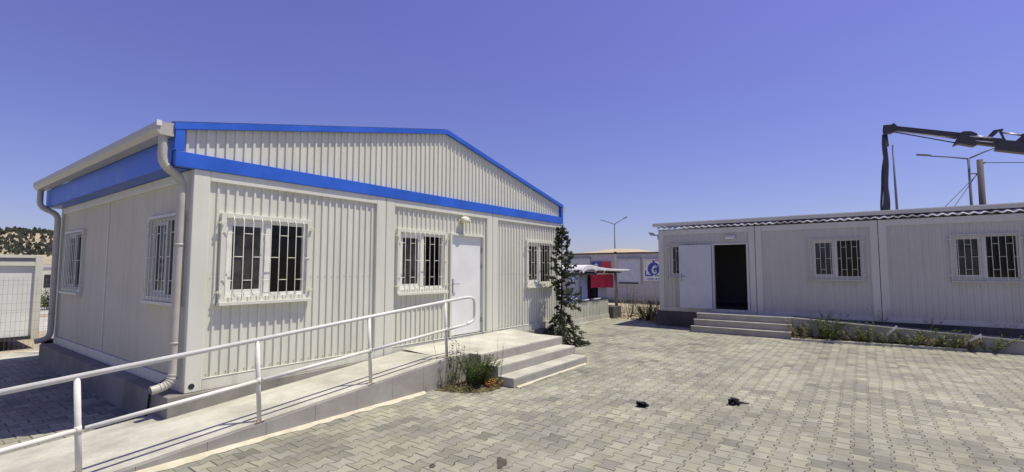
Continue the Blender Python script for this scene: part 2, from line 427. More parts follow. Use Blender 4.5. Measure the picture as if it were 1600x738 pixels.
# hill behind on the left
def hill_h(x, y):
    d = 1/(1+math.exp(-(y-330)/40.)); e = 1/(1+math.exp((x-230)/50.))
    s = 7*math.sin(x*.013+.6)+3*math.sin(x*.041+y*.02)+2*math.sin(y*.05+x*.023)
    return max(-.5, (25+s*.75+ (x-60)*.045)*d*e - .5)
mb = MB(); nx, ny = 60, 26; b = 0
for j in range(ny+1):
    for i in range(nx+1):
        x = -420+i*(800/nx); y = 220+j*(420/ny)
        mb.v.append((x, y, hill_h(x, y)))
for j in range(ny):
    for i in range(nx):
        a = j*(nx+1)+i; mb.f.append((a, a+1, a+nx+2, a+nx+1)); mb.sm.append(True); mb.mi.append(0)
M['hill'] = mottled('hill_earth', (.30, .25, .16), (.44, .375, .25), .05, .95, .4, .3, .2, .2)
struct('hill', mb, M['hill'])
mb = MB()
rr = random.Random(3)
for k in range(4600):
    x = rr.uniform(-60, 200); y = rr.uniform(285, 420)
    if .55+.45*math.sin(x*.11+y*.07)*math.cos(x*.05-y*.03) < rr.random()*.62: continue
    z = hill_h(x, y); s = rr.uniform(.7, 2.0)
    for q in range(4):
        a = rr.uniform(0, 6.28); dx, dy = math.cos(a)*s*.5*rr.random(), math.sin(a)*s*.5*rr.random()
        zz = z+rr.uniform(.3, 1.3)*s
        w = s*rr.uniform(.3, .6); an = rr.uniform(0, 6.28); c_, s_ = math.cos(an)*w, math.sin(an)*w
        mb.quad((x+dx-c_, y+dy-s_, zz-w*.7), (x+dx+c_, y+dy+s_, zz-w*.6), (x+dx+c_*.6, y+dy+s_*.6, zz+w), (x+dx-c_*.7, y+dy-s_*.7, zz+w*.8))
tag(mb.build('hill_scrub', M['hilltree']), None, None, kind='stuff')

# ================================================================ MAIN OFFICE BUILDING
BX0, BX1, BY0, BY1, BZ = 2.383, 11.37, 6.70, 13.35, .39
ZT = 3.15
HX = (BX0+BX1)/2 - .03
office = thing('prefab_office', 'large white prefab office with blue trimmed gable roof and wheelchair ramp', 'building', (BX0, BY0, 0))
def OB(mb, name, mat, **k):
    o = mb.build(name, mat, office, **k); o.location = (-BX0, -BY0, 0); return o
mb = MB(); mb.box(2.2, 6.63, -.02, 11.5, 13.46, BZ-.003); OB(mb, 'plinth', M['plinth'], bevel=.012)
mb = MB()                       # floor and ceiling
mb.box(BX0+.05, BY0+.08, BZ, BX1-.05, BY1-.08, BZ+.14); OB(mb, 'floor_slab', M['interior_floor'])
mb = MB(); mb.box(BX0+.05, BY0+.08, 3.02, BX1-.05, BY1-.08, 3.1); OB(mb, 'ceiling', M['interior'])
mb = MB(); mb.box(BX0+.3, 9.9, BZ+.15, BX1-.3, 9.98, 3.01); OB(mb, 'partition', M['interior'])
PF, VAL = BY0-.034, BY0+.016         # post face, sheet valley plane
joints = [BX0, BX0+2.985, BX0+5.97, BX1]
pw = .19
posts = [(BX0, BX0+pw)]
for j in joints[1:3]: posts += [(j-pw-.006, j-.006), (j+.006, j+pw+.006)]
posts += [(BX1-pw, BX1)]
for i, (a, b) in enumerate(posts):
    mb = MB(); mb.box(a, PF, BZ, b, BY0+.16, ZT)
    p = OB(mb, 'corner_post', M['frame'], bevel=.008)
    h = MB()
    for zc in ((BZ+.075,) if i in (0, 5) else ()):
        x = a+.075 if i in (0, 2, 4) else b-.075
        h.v, h.f, h.sm, h.mi = [], [], [], []
        h.tube([(x-BX0*0, PF-.0005, zc), (x, PF-.0035, zc)], .035, 14)
    if h.v: h.build('lifting_hole', M['dark'], p)
for k in range(2):
    mb = MB(); mb.box(joints[k+1]-.0055, PF+.02, BZ, joints[k+1]+.0055, PF+.05, ZT); OB(mb, 'joint_strip', M['dark'])
bays = [(posts[0][1], posts[1][0]), (posts[2][1], posts[3][0]), (posts[4][1], posts[5][0])]
Pf = lambda u, d, z: (u, VAL-d, z)
wins_front = [(3.345, 1.44), (6.255, 1.44), (10.33, 1.44)]
DX0, DX1, DZ0, DZ1 = 6.985, 8.06, BZ+.14, 2.63
for k, (a, b) in enumerate(bays):
    mb = MB(); mb.box(a+.001, PF+.003, BZ, b-.001, BY0+.1, .535); mb.box(a+.001, PF-.004, .535, b-.001, PF+.03, .543); OB(mb, 'bottom_rail', M['frame'], bevel=.004)
    mb = MB(); mb.box(a+.001, PF+.002, 3.02, b-.001, BY0+.1, ZT); OB(mb, 'top_rail', M['frame'], bevel=.006)
    cx, cz = wins_front[k]
    holes = [(cx-WW/2+.03, cx+WW/2-.03, cz+.01, cz+WH-.03)]
    if k == 1: holes.append((DX0, DX1, .5, DZ1))
    mb = s = MB(); ribbed(mb, Pf, a, b, .54, 3.025, holes, off=a+.02)
    u = a+.06
    while u < b-.03:
        if not (k == 1 and DX0-.05 < u < DX1+.05): s.tube([(u, VAL, .575), (u, VAL-.006, .575)], .009, 6, mi=1); s.tube([(u, VAL, 1.78), (u, VAL-.005, 1.78)], .007, 6, mi=1) if not any(h_[0] < u < h_[1] for h_ in holes) else None
        u += .115
    OB(s, 'wall_panel', [M['wall'], M['steel']])
    mb = MB()
    ribbed(mb, lambda u, d, z: (u, VAL+.07, z), a, b, .54, 3.025, holes, pitch=3.1, off=a+.02); OB(mb, 'wall_lining', M['interior'])
    window(office, (cx-BX0, VAL-BY0, cz), 0)
# door
fr_ = MB()
fr_.box(DX0, PF-.012, DZ0, DX0+.045, BY0+.06, DZ1); fr_.box(DX1-.045, PF-.012, DZ0, DX1, BY0+.06, DZ1); fr_.box(DX0+.045, PF-.012, DZ1-.045, DX1-.045, BY0+.06, DZ1)
OB(fr_, 'door_frame', M['frame'], bevel=.003)
mb = MB(); mb.box(DX0+.048, BY0+.015, DZ0+.025, DX1-.048, BY0+.055, DZ1-.048); door = OB(mb, 'door', M['door'], bevel=.003)
mb = MB(); mb.box(DX0+.1, BY0+.004, 1.42, DX0+.14, BY0+.015, 1.70); mb.tube([(DX0+.12, BY0+.01, 1.6), (DX0+.12, BY0-.045, 1.6), (DX0+.135, BY0-.055, 1.6), (DX0+.25, BY0-.055, 1.6)], .011, 8); mb.tube([(DX0+.12, BY0+.005, 1.47), (DX0+.12, BY0-.006, 1.47)], .012, 8)
mb.build('handle', M['steel'], door)
for z in (.8, 1.95, 2.3):
    mb = MB(); mb.tube([(DX1-.058, BY0-.0, z-.05), (DX1-.058, BY0-.0, z+.05)], .012, 8); mb.build('hinge', M['steel'], door)
mb = MB(); mb.box(DX0+.048, BY0+.0, DZ0, DX1-.048, BY0+.06, DZ0+.022); OB(mb, 'threshold', M['dark'])
mb = MB(); mb.tube([(7.37, VAL-.018, 2.93), (7.37, VAL-.05, 2.93)], .06, 14); mb.ellipsoid((7.37, VAL-.10, 2.93), .125, .075, .062, 20, 12)
lamp = OB(mb, 'wall_lamp', M['grille'])
mb = MB(); mb.ellipsoid((7.37, VAL-.112, 2.905), .118, .07, .06, 18, 10); mb.build('lamp_lens', M['lens'], lamp)
# side wall (faces -X)
Ps = lambda u, d, z: (BX0+.035-d, u, z)
sw = [7.50, 12.15]
mb = MB(); ribbed(mb, Ps, BY0+.16, BY1-.12, .54, 3.025, [(y-WW/2+.03, y+WW/2-.03, 1.45, 1.44+WH-.03) for y in sw], pitch=.06, foot=.02, crest=.01, depth=.006); OB(mb, 'wall_panel', M['wall_side'])
mb = MB(); ribbed(mb, lambda u, d, z: (BX0+.1, u, z), BY0+.08, BY1-.1, .54, 3.025, [(y-WW/2+.03, y+WW/2-.03, 1.45, 1.44+WH-.03) for y in sw], pitch=3.1); OB(mb, 'wall_lining', M['interior'])
mb = MB(); mb.box(BX0+.02, 10.17, .54, BX0+.034, 10.2, 3.02); OB(mb, 'seam_strip', M['frame'])
mb = MB(); mb.box(BX0+.003, BY0+.162, BZ, BX0+.1, BY1-.12, .535); OB(mb, 'bottom_rail', M['frame'], bevel=.004)
mb = MB(); mb.box(BX0+.002, BY0+.162, 3.02, BX0+.1, BY1-.12, ZT); OB(mb, 'top_rail', M['frame'], bevel=.006)
mb = MB(); mb.box(BX0, BY1-.12, BZ, BX0+.19, BY1, ZT); OB(mb, 'corner_post', M['frame'], bevel=.008)
for y in sw: window(office, (.035, y-BY0, 1.44), -math.pi/2, 'side')
# far and right walls
mb = MB(); ribbed(mb, lambda u, d, z: (u, BY1-.03+d, z), BX0+.19, BX1-.19, BZ, ZT); ribbed(mb, lambda u, d, z: (BX1-.035+d, u, z), BY0+.16, BY1-.02, BZ, ZT); OB(mb, 'wall_panel', M['wall'])
mb = MB(); mb.box(BX1-.19, BY1-.12, BZ, BX1, BY1, ZT); OB(mb, 'corner_post', M['frame'], bevel=.008)
# gable, trims, roof
GX0, GX1, FY = 2.155, 11.46, 6.64
ZE, ZR = 3.665, 4.70
def roofz(x): return ZE+(ZR-ZE)*(1-abs(x-HX)/((GX1-GX0)/2 if True else 1))
mb = MB(); ribbed(mb, lambda u, d, z: (u, VAL+.002-d, z), GX0+.06, GX1-.06, 3.2, lambda u: roofz(u)-.03, pitch=.115, off=.03); OB(mb, 'gable_panel', M['wall'])
for k_, (a, b) in enumerate(((GX0+.012, 5.13), (5.132, 8.32), (8.322, GX1))):
    mb = MB(); mb.box(a, FY+.0035*(k_ % 2), ZT, b, VAL+.02, 3.335-.002*(k_ % 2)); OB(mb, 'fascia', M['blue'], bevel=.003)
mb = MB(); mb.box(GX0, FY+.002, 3.34, GX0+.1, VAL+.02, roofz(GX0)-.045); OB(mb, 'edge_trim', M['blue'])
mb = MB(); mb.box(GX1-.1, FY+.002, 3.34, GX1, VAL+.02, roofz(GX1)-.045); OB(mb, 'edge_trim', M['blue'])
bt = .072
mb = MB()
mb.prism([(GX0-.01, FY-.004, ZE-bt), (HX, FY-.004, ZR-bt), (HX, FY-.004, ZR+.012), (GX0-.01, FY-.004, ZE+.012)], (0, .06, 0))
mb.prism([(HX, FY-.004, ZR-bt), (GX1+.01, FY-.004, ZE-bt), (GX1+.01, FY-.004, ZE+.012), (HX, FY-.004, ZR+.012)], (0, .06, 0))
OB(mb, 'verge_trim', M['blue'])
mb = MB(); mb.box(GX0, VAL+.022, ZT+.002, GX0+.03, 13.45, 3.50); OB(mb, 'side_fascia', M['blue'])
mb = MB(); mb.box(GX1-.03, VAL+.022, ZT+.002, GX1, 13.45, 3.50); OB(mb, 'side_fascia', M['blue'])
for a, b in ((GX0+.03, BX0+.02), (BX1-.02, GX1-.03)):
    mb = MB(); mb.box(a, VAL+.1, ZT+.004, b, 13.45, ZT+.02); OB(mb, 'soffit', M['blue'])
mb = MB()
for sgn in (-1, 1):
    xe = GX0-.02 if sgn < 0 else GX1+.02
    ribbed(mb, lambda u, d, z, s_=sgn, xe=xe: (xe+(HX-xe)*z, u, ZE+(ZR-ZE)*z+d+.002), FY+.06, 13.47, 0, 1, pitch=.25, foot=.07, crest=.03, depth=.03)
OB(mb, 'roof', M['roof_sheet'])
mb = MB(); ribbed(mb, lambda u, d, z: (u, 13.44+d, z), GX0+.06, GX1-.06, ZT, lambda u: roofz(u)-.03); OB(mb, 'gable_panel', M['wall'])
# gutter (open box section with lip) and downpipes
gx0, gx1 = 1.96, 2.145
def gutter_profile(y0, y1, x0, x1, s):
    mb = MB()
    pr = [(x1, 3.66), (x1, 3.50), (x0+.045*s, 3.50), (x0, 3.56), (x0, 3.645), (x0+.02*s, 3.655), (x0+.02*s, 3.64), (x0+.012*s, 3.57), (x0+.05*s, 3.512), (x1-.01*s, 3.512), (x1-.01*s, 3.66)]
    pr = [(x, y0, z) for x, z in pr]
    if s > 0: pr = pr[::-1]
    mb.prism(pr, (0, y1-y0, 0))
    # end caps
    for y in (y0-.004, y1):
        mb.prism([(x1, y, 3.66), (x0, y, 3.65), (x0, y, 3.56), (x0+.045*s, y, 3.50), (x1, y, 3.50)], (0, .004, 0))
    return mb
OB(gutter_profile(6.66, 13.5, gx0, gx1, 1), 'gutter', M['gutter'])
OB(gutter_profile(6.66, 13.5, 11.63, 11.47, -1), 'gutter', M['gutter'])
mb = MB(); mb.box(gx0+.0, 6.64, 3.60, gx0+.05, 6.655, 3.665); OB(mb, 'gutter_bracket', M['white'])
def downpipe(y, xg, xw, zt=3.5, zb=.5, out=True, yw=None):
    mb = MB(); r = .05; yw = y if yw is None else yw
    path = [(xg, y, zt), (xg, y, 3.27)]
    c1, c2 = Vector((xg, y, 3.22)), Vector((xw, yw, 2.93))
    A_, B_, C_, D_ = Vector((xg, y, 3.27)), Vector((xg, y, 3.06)), Vector((xw, yw, 3.12)), Vector((xw, yw, 2.9))
    for i in range(1, 13):
        t = i/12; path.append(A_*(1-t)**3+B_*3*t*(1-t)**2+C_*3*t*t*(1-t)+D_*t**3)
    path.append(Vector((xw, yw, zb+.18)))
    sg = -1 if xw < 6 else 1
    A_, B_, C_, D_ = Vector((xw, yw, zb+.18)), Vector((xw, yw, zb+.02)), Vector((xw+sg*.05, yw, zb-.01)), Vector((xw+sg*.22, yw, zb-.03))
    for i in range(1, 9):
        t = i/8; path.append(A_*(1-t)**3+B_*3*t*(1-t)**2+C_*3*t*t*(1-t)+D_*t**3)
    mb.tube(path, r, 14, caps=False)
    k = mb                         # collars and dark mouth
    d = (path[-1]-path[-2]).normalized()
    k.tube([path[-1]-d*.03, path[-1]-d*.028], r*.97, 14, mi=1)
    for z in (1.0, 2.2): k.tube([(xw, yw, z-.012), (xw, yw, z+.012)], r+.006, 14)
    for i in range(4, len(path)-1):
        if path[i].z > 2.9 and i < 13: k.tube([path[i], path[i]+(path[i+1]-path[i])*.35], r+.0045, 14)
    for i in range(len(path)-8, len(path)-2): k.tube([path[i], path[i]+(path[i+1]-path[i])*.3], r+.004, 14)
    return OB(mb, 'downpipe', [M['gutter'], M['dark']])
downpipe(6.73, 2.06, 2.30, yw=6.79)
downpipe(13.42, 2.06, 2.31, yw=13.22)
downpipe(6.80, 11.55, 11.44)
# cable by the corner
mb = MB(); mb.tube([(2.37, 7.2, .5), (2.3, 7.18, .47), (2.22, 7.15, .405), (2.185, 7.15, .36), (2.18, 7.17, .2), (2.16, 7.2, .02)], .012, 6); OB(mb, 'cable', M['black'])

# ================================================================ RAMP, LANDING AND STEPS
ramp = thing('wheelchair_ramp', 'long concrete ramp and landing with steps at the gabled office door', 'ramp', (4, 6, 0))
def RB(mb, name, mat, **k):
    o = mb.build(name, mat, ramp, **k); o.location = (-4, -6, 0); return o
RY0, RY1 = 5.5, 6.628
XA, XB, XC, XD = .55, 5.72, 6.27, 8.92
ZL, ZLB = .455, .515
rampz = lambda x: ZL+(x-XB)*.0885
mb = MB()
mb.prism([(XA, RY0+.012, -.03), (XB, RY0+.012, -.03), (XB, RY0+.012, ZL), (XA, RY0+.012, rampz(XA)+.004)], (0, RY1-RY0-.012, 0)); RB(mb, 'ramp_slab', M['concrete'])
mb = MB(); mb.prism([(XA, RY1+.004, -.03), (2.195, RY1+.004, -.03), (2.195, RY1+.004, rampz(2.195)-.012), (XA, RY1+.004, rampz(XA)-.0)], (0, .42, 0)); RB(mb, 'apron', M['concrete'])
mb = MB(); b0 = [(XB+.002, RY0+.012), (XC, RY0+.012), (XC, 5.262), (XD+.07, 5.262), (XD+.07, RY1), (XB+.002, RY1)]
def lz(y): return ZL+(ZLB-ZL)*max(0, (y-5.9)/(RY1-5.9))
# landing: top in strips so that it falls to the front
n = len(b0)
mb.prism([(x, y, -.03) for x, y in b0], (0, 0, ZL+.03-.001))
mb.quad((XB+.002, 5.9, ZL-.001), (XD+.07, 5.9, ZL-.001), (XD+.07, RY1, ZLB), (XB+.002, RY1, ZLB-.02)); mb.quad((XD+.07, 5.9, ZL-.02), (XD+.07, RY1, ZL-.02), (XD+.07, RY1, ZLB))
RB(mb, 'landing', M['concrete'])
mb = MB(); mb.box(XC+.001, 4.90, -.03, XD-.02, 5.255, .30); RB(mb, 'step', M['concrete'], bevel=.008)
mb = MB(); mb.box(XC-.01, 4.57, -.03, XD-.14, 4.893, .15); RB(mb, 'step', M['concrete'], bevel=.008)
# riser facings (slab tiles with thin joints)
def facing(name, a, b, y, z0f, z1f, tile=.55, xface=None):
    mb = MB(); u = a; 
    while u < b-.01:
        v = min(u+tile, b)
        mb.prism([(u+.002, y, z0f(u)), (v-.002, y, z0f(v)), (v-.002, y, z1f(v)), (u+.002, y, z1f(u))], (0, .0115, 0)); u = v
    return RB(mb, name, M['riser'])
facing('ramp_facing', 1.0, XB, RY0, lambda x: -.03, lambda x: rampz(x)-.022, .6)
facing('ramp_facing', XB, XC-.004, RY0, lambda x: -.03, lambda x: ZL-.022, .6)
facing('riser', XC+.0, XD+.065, 5.25, lambda x: .302, lambda x: ZL-.02)
facing('riser', XC+.0, XD-.025, 4.888, lambda x: .152, lambda x: .28)
facing('riser', XC-.012, XD-.145, 4.558, lambda x: -.03, lambda x: .13)
mb = MB()      # mortar strip along the foot of the ramp
rr = random.Random(5); pts = []
x = .9
top = []
while x < 5.3: top.append((x, RY0-.02-rr.uniform(.02, .09)-.05*max(0, (3-x)/3), .005)); x += .12
mb.v = [(q[0], q[1], .004) for q in top]+[(q[0], RY0-.001, .03) for q in top]
k = len(top)
for i in range(k-1): mb.f.append((i, i+1, k+i+1, k+i)); mb.sm.append(True); mb.mi.append(0)
RB(mb, 'mortar_strip', M['mortar'])
mb = MB(); top = []; x = XC+.05
while x < XD-.1: top.append((x, 4.552-rr.uniform(.015, .06))); x += .12
k = len(top); mb.v = [(a, b, .004) for a, b in top]+[(a, 4.557, .02) for a, b in top]
for i in range(k-1): mb.f.append((i, i+1, k+i+1, k+i)); mb.sm.append(True); mb.mi.append(0)
RB(mb, 'mortar_strip', M['mortar'])
mb = MB(); z = lambda x: rampz(x)+.0045        # seam in the screed
mb.quad((.9, 6.585, z(.9)), (4.4, 6.40, z(4.4)), (4.4, 6.412, z(4.4)), (.9, 6.61, z(.9)))
for x, x2 in ((1.55, 1.50), (3.0, 2.97)): mb.quad((x, 5.6, z(x)), (x+.014, 5.6, z(x+.014)), (x2+.014, 5.95, z(x2+.014)), (x2, 5.95, z(x2)))
RB(mb, 'screed_seam', M['mortar'])

# handrail
rail = thing('handrail', 'white tubular steel handrail along the outer edge of the ramp', 'railing', (5.7, 5.53, .46))
def HB(mb, name):
    o = mb.build(name, M['rail'], rail); o.location = (-5.7, -5.53, -.46); return o
HY = 5.53; r = .0255
rt = lambda x: rampz(x)+.915 ; rm = lambda x: rampz(x)+.452
top = [(-.35, HY, rt(-.35)), (6.0, HY, rt(6.0))]
loop = []
P0, P1 = Vector((6.12, HY, rt(6.12)-.002)), None
a1 = [Vector((6.12, HY, rt(6.12))), Vector((6.38, HY, rt(6.38)-.01)), Vector((6.42, HY, 1.40)), Vector((6.42, HY, 1.25))]
a2 = [Vector((6.42, HY, 1.13)), Vector((6.42, HY, 1.0)), Vector((6.38, HY, .975)), Vector((6.2, HY, rm(6.2)+.005))]
bez = lambda q, t: q[0]*(1-t)**3+q[1]*3*t*(1-t)**2+q[2]*3*t*t*(1-t)+q[3]*t**3
path = top+[bez(a1, i/8) for i in range(9)]+[bez(a2, i/8) for i in range(9)]
HB(MB().tube(path, r, 12), 'top_rail')
px_ = [-.27, 1.21, 2.735, 4.24, 5.735]
mids = px_+[6.2]
for a, b in zip(mids, mids[1:]):
    HB(MB().tube([(a+.02, HY, rm(a)), (b-(.02 if b < 6 else 0), HY, rm(b))], r*.88, 12), 'mid_rail')
for x in px_:
    mb = MB(); mb.tube([(x, HY, max(rampz(x), 0)), (x-.055, HY, rt(x)-.015)], r*.95, 12)
    mb.tube([(x-.025, HY, rm(x)-.035), (x-.03, HY, rm(x)+.035)], r*1.06, 12)
    p = HB(mb, 'post')
    mb = MB(); z0 = max(rampz(x), 0); mb.prism([(x-.055, HY-.026, z0+.0005-.055*.0885), (x+.055, HY-.026, z0+.0005+.055*.0885), (x+.055, HY+.06, z0+.0005+.055*.0885), (x-.055, HY+.06, z0+.0005-.055*.0885)], (0, 0, .007)); mb.build('base_plate', M['rusty'], p)

# ================================================================ RIGHT OFFICE BUILDING
E0, EZ = 16.17, .5
RYL, NB, BWD = 5.61, 4, 3.0
back = 16.17+7.0
far = thing('prefab_office', 'long low white prefab office block in shade with its door standing open', 'building', (E0, RYL, 0))
def FB(mb, name, mat, **k):
    o = mb.build(name, mat, far, **k); o.location = (-E0, -RYL, 0); return o
YR = RYL-NB*BWD
mb = MB(); mb.box(E0-.03, YR, -.02, back, RYL+.1, EZ-.003); FB(mb, 'plinth', M['plinth_dark'], bevel=.012)
mb = MB(); mb.box(E0+.12, YR+.05, EZ, back-.05, RYL-.05, EZ+.1); FB(mb, 'floor_slab', M['interior_floor'])
mb = MB(); mb.box(E0+.12, YR+.05, 3.10, back-.05, RYL-.05, 3.2); FB(mb, 'ceiling', M['interior'])
mb = MB(); mb.box(E0+3.4, YR+.2, EZ+.11, E0+3.46, RYL-.2, 3.09); FB(mb, 'partition', M['interior'])
mb = MB(); mb.box(E0+.15, RYL-BWD-.03, EZ+.11, E0+3.39, RYL-BWD+.03, 3.09); FB(mb, 'partition', M['interior'])
wy = [4.63, .57, -2.43, -5.43]
RD0, RD1, RDZ0, RDZ1 = 2.80, 3.87, EZ+.13, 2.72
for k in range(NB):
    y1 = RYL-k*BWD; y0 = y1-BWD
    for a, b in ((y1-.18, y1-.008), (y0+.008, y0+.18)):
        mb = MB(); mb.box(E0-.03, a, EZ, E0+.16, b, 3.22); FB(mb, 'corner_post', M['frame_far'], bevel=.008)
    if k < NB-1:
        mb = MB(); mb.box(E0-.022, y0-.0075, EZ, E0+.05, y0+.0075, 3.22); FB(mb, 'joint_strip', M['rust'])
    mb = MB(); mb.box(E0-.026, y0+.181, EZ, E0+.1, y1-.181, EZ+.13); FB(mb, 'bottom_rail', M['frame_far'], bevel=.005)
    mb = MB(); mb.box(E0-.026, y0+.181, 3.05, E0+.1, y1-.181, 3.22); FB(mb, 'top_rail', M['frame_far'], bevel=.006)
    holes = [(wy[k]-WW/2+.03, wy[k]+WW/2-.03, 1.59, 1.58+WH-.03)]
    if k == 0: holes.append((RD0, RD1, EZ+.1, RDZ1))
    fl = [(-h[1], -h[0], h[2], h[3]) for h in holes]
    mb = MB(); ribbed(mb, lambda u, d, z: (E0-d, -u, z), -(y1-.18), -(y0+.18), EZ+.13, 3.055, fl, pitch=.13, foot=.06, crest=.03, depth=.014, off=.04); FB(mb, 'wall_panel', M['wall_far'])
    mb = MB(); ribbed(mb, lambda u, d, z: (E0+.08, -u, z), -(y1-.1), -(y0+.1), EZ+.1, 3.1, fl, pitch=3.3); FB(mb, 'wall_lining', M['interior'])
    window(far, (.012, wy[k]-RYL, 1.58), -math.pi/2, 'far')
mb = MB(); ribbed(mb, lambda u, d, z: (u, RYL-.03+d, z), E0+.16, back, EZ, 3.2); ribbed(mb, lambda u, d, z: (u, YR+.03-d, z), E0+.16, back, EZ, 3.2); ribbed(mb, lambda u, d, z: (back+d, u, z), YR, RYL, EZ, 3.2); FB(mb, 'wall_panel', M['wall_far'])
mb = MB()
mb.box(E0-.05, RD0, RDZ0, E0+.09, RD0+.06, RDZ1); mb.box(E0-.05, RD1-.06, RDZ0, E0+.09, RD1, RDZ1); mb.box(E0-.05, RD0+.06, RDZ1-.05, E0+.09, RD1-.06, RDZ1); FB(mb, 'door_frame', M['frame_far'], bevel=.004)
mb = MB(); mb.box(-.02, 0, RDZ0+.0, .02, 1.0, RDZ1-.03)
d = mb.build('door', M['door_far'], far, bevel=.004); d['label'] = 'pale door leaf swung fully open against the wall'
d.location = (-.075, RD1-RYL+.01, 0); d.rotation_euler = (0, 0, R(5))
mb = MB(); mb.box(-.03, .91, 1.5, -.021, .95, 1.75); mb.tube([(-.025, .93, 1.66), (-.07, .93, 1.66), (-.075, .92, 1.66), (-.075, .8, 1.66)], .011, 8); mb.build('handle', M['steel'], d)
mb = MB(); mb.box(E0-.10, 3.16, 2.86, E0-.016, 3.46, 2.96); l = FB(mb, 'wall_lamp', M['frame_far'], bevel=.02)
mb = MB(); mb.box(E0-.115, 3.19, 2.845, E0-.03, 3.43, 2.885); mb.build('lamp_lens', M['white'], l)
# roof: wavy sheet whose lower edge rises to a front beam
mb = MB(); ns = 640; Lr = NB*BWD+.1
for i in range(ns):
    ya, yb = RYL+.05-Lr*i/ns, RYL+.05-Lr*(i+1)/ns
    wv = lambda y: .020*math.sin(y*2*math.pi/.195)
    mb.quad((E0-.07, ya, 3.265+wv(ya)), (E0-.07, yb, 3.265+wv(yb)), (E0+.10, yb, 3.352+wv(yb)*.6), (E0+.10, ya, 3.352+wv(ya)*.6), smooth=True)
sh = FB(mb, 'roof_edge_sheet', M['edge_sheet']); so = sh.modifiers.new('thickness', 'SOLIDIFY'); so.thickness = .006
mb = MB(); mb.box(E0-.0, YR, 3.222, E0+.1, RYL, 3.24); FB(mb, 'roof_gap', M['dark'])
mb = MB(); mb.box(E0+.04, YR-.2, 3.362, E0+.12, RYL+.22, 3.468); FB(mb, 'front_beam', M['frame_far'], bevel=.006)
mb = MB(); mb.quad((E0+.06, RYL+.2, 3.472), (E0+.06, YR-.2, 3.472), (back+.2, YR-.2, 3.60), (back+.2, RYL+.2, 3.60)); o = FB(mb, 'top_sheet', M['roof_sheet']); so = o.modifiers.new('thickness', 'SOLIDIFY'); so.thickness = .012; so.offset = 1
mb = MB(); mb.box(E0+.05, RYL+.0, 2.92, E0+.12, RYL+.05, 3.1); mb.tube([(E0+.08, RYL+.03, 3.05), (E0+.05, RYL+.2, 3.10)], .018, 8)
mb.prism([(E0-.0, RYL+.12, 3.05), (E0+.1, RYL+.12, 3.05), (E0+.1, RYL+.2, 3.16), (E0-.0, RYL+.2, 3.16)], (0, .16, .02)); FB(mb, 'security_light', M['steel'])
# steps and side ramp
rs = thing('entrance_steps', 'grey three tread steps and low side ramp below the open door', 'steps', (15.7, 3, 0))
def SB(mb, name, mat, **k):
    o = mb.build(name, mat, rs, **k); o.location = (-15.7, -3, 0); return o
for i, (z0, z1, x, ya, yb) in enumerate(((-.02, .185, 15.0, 4.26, 1.62), (-.02, .375, 15.15, 4.21, 1.63), (-.02, .555, 15.30, 4.16, 1.64))):
    mb = MB(); mb.box(x+.01, yb, z0, 16.105-.001*i, ya, z1-.03); SB(mb, 'step' if i < 2 else 'landing', M['riser'])
    mb = MB(); mb.box(x-.012, yb-.01, z1-.0295, (15.15, 15.30, 16.105)[i]+.008, ya+.01, z1); SB(mb, 'tread', M['concrete'], bevel=.006)
mb = MB(); mb.prism([(15.345, 1.735, -.02), (15.345, 1.735, .535), (15.345, -3.2, .27), (15.345, -6.6, .02), (15.345, -6.6, -.02)], (.76, 0, 0)); SB(mb, 'ramp_slab', M['riser'])
mb = MB(); mb.prism([(15.31, 1.73, .537), (15.31, 1.73, .565), (15.31, -3.2, .30), (15.31, -3.2, .272)], (.09, 0, 0)); mb.prism([(15.31, -3.2, .272), (15.31, -3.2, .30), (15.31, -6.6, .05), (15.31, -6.6, .022)], (.09, 0, 0)); SB(mb, 'ramp_edge', M['concrete'])
mb = MB(); mb.prism([(15.40, 1.73, .5365), (15.40, -3.2, .2715), (16.104, -3.2, .2715), (16.104, 1.73, .5365)], (0, 0, .004)) ; SB(mb, 'ramp_screed', M['plinth'])
# fallen white strips on the bed
for (y, x, z, an, L_, lab) in ((-.55, 15.27, .42, 50, .32, 'short white plastic strip leaning on the side ramp behind the left weeds'), (-2.02, 15.28, .34, 40, .36, 'short white plastic strip leaning on the side ramp towards the right edge')):
    mb = MB(); c_, s_ = math.cos(R(an)), math.sin(R(an))
    mb.prism([(-.02, -L_/2*c_, L_/2*s_-.025), (-.02, L_/2*c_*-1+.02, L_/2*s_+.025), (-.02, L_/2*c_+.02, -L_/2*s_+.025), (-.02, L_/2*c_, -L_/2*s_-.025)], (.012, 0, 0))
    o = mb.build('plastic_strip', M['white']); o.location = (x-.02, y, z-.05); o.rotation_euler = (0, R(-12), 0); tag(o, lab, 'strip', 'white plastic strips on the side ramp')
# soil bed and kerb
mb = MB(); rr = random.Random(11)
n = 40
for i in range(n+1):
    y = 1.62-3.5*i/n; xk = 14.86+(1.6-y)*.13+.02
    for j in range(5):
        x = xk+(15.35-xk)*j/4
        mb.v.append((x, y, .02+rr.uniform(0, .05)*(1 if 0 < j else 0)+.03*j/4))
for i in range(n):
    for j in range(4):
        a = i*5+j; mb.f.append((a, a+1, a+6, a+5)); mb.sm.append(True); mb.mi.append(0)
struct('soil_bed', mb, M['soil'])
mb = MB(); mb.prism([(14.79, 1.60, .0), (15.245, -1.9, .0), (15.315, -1.9, .0), (14.87, 1.60, .0)], (0, 0, .055)); tag(mb.build('kerb', M['mortar'], bevel=.006), None, None, kind='structure')
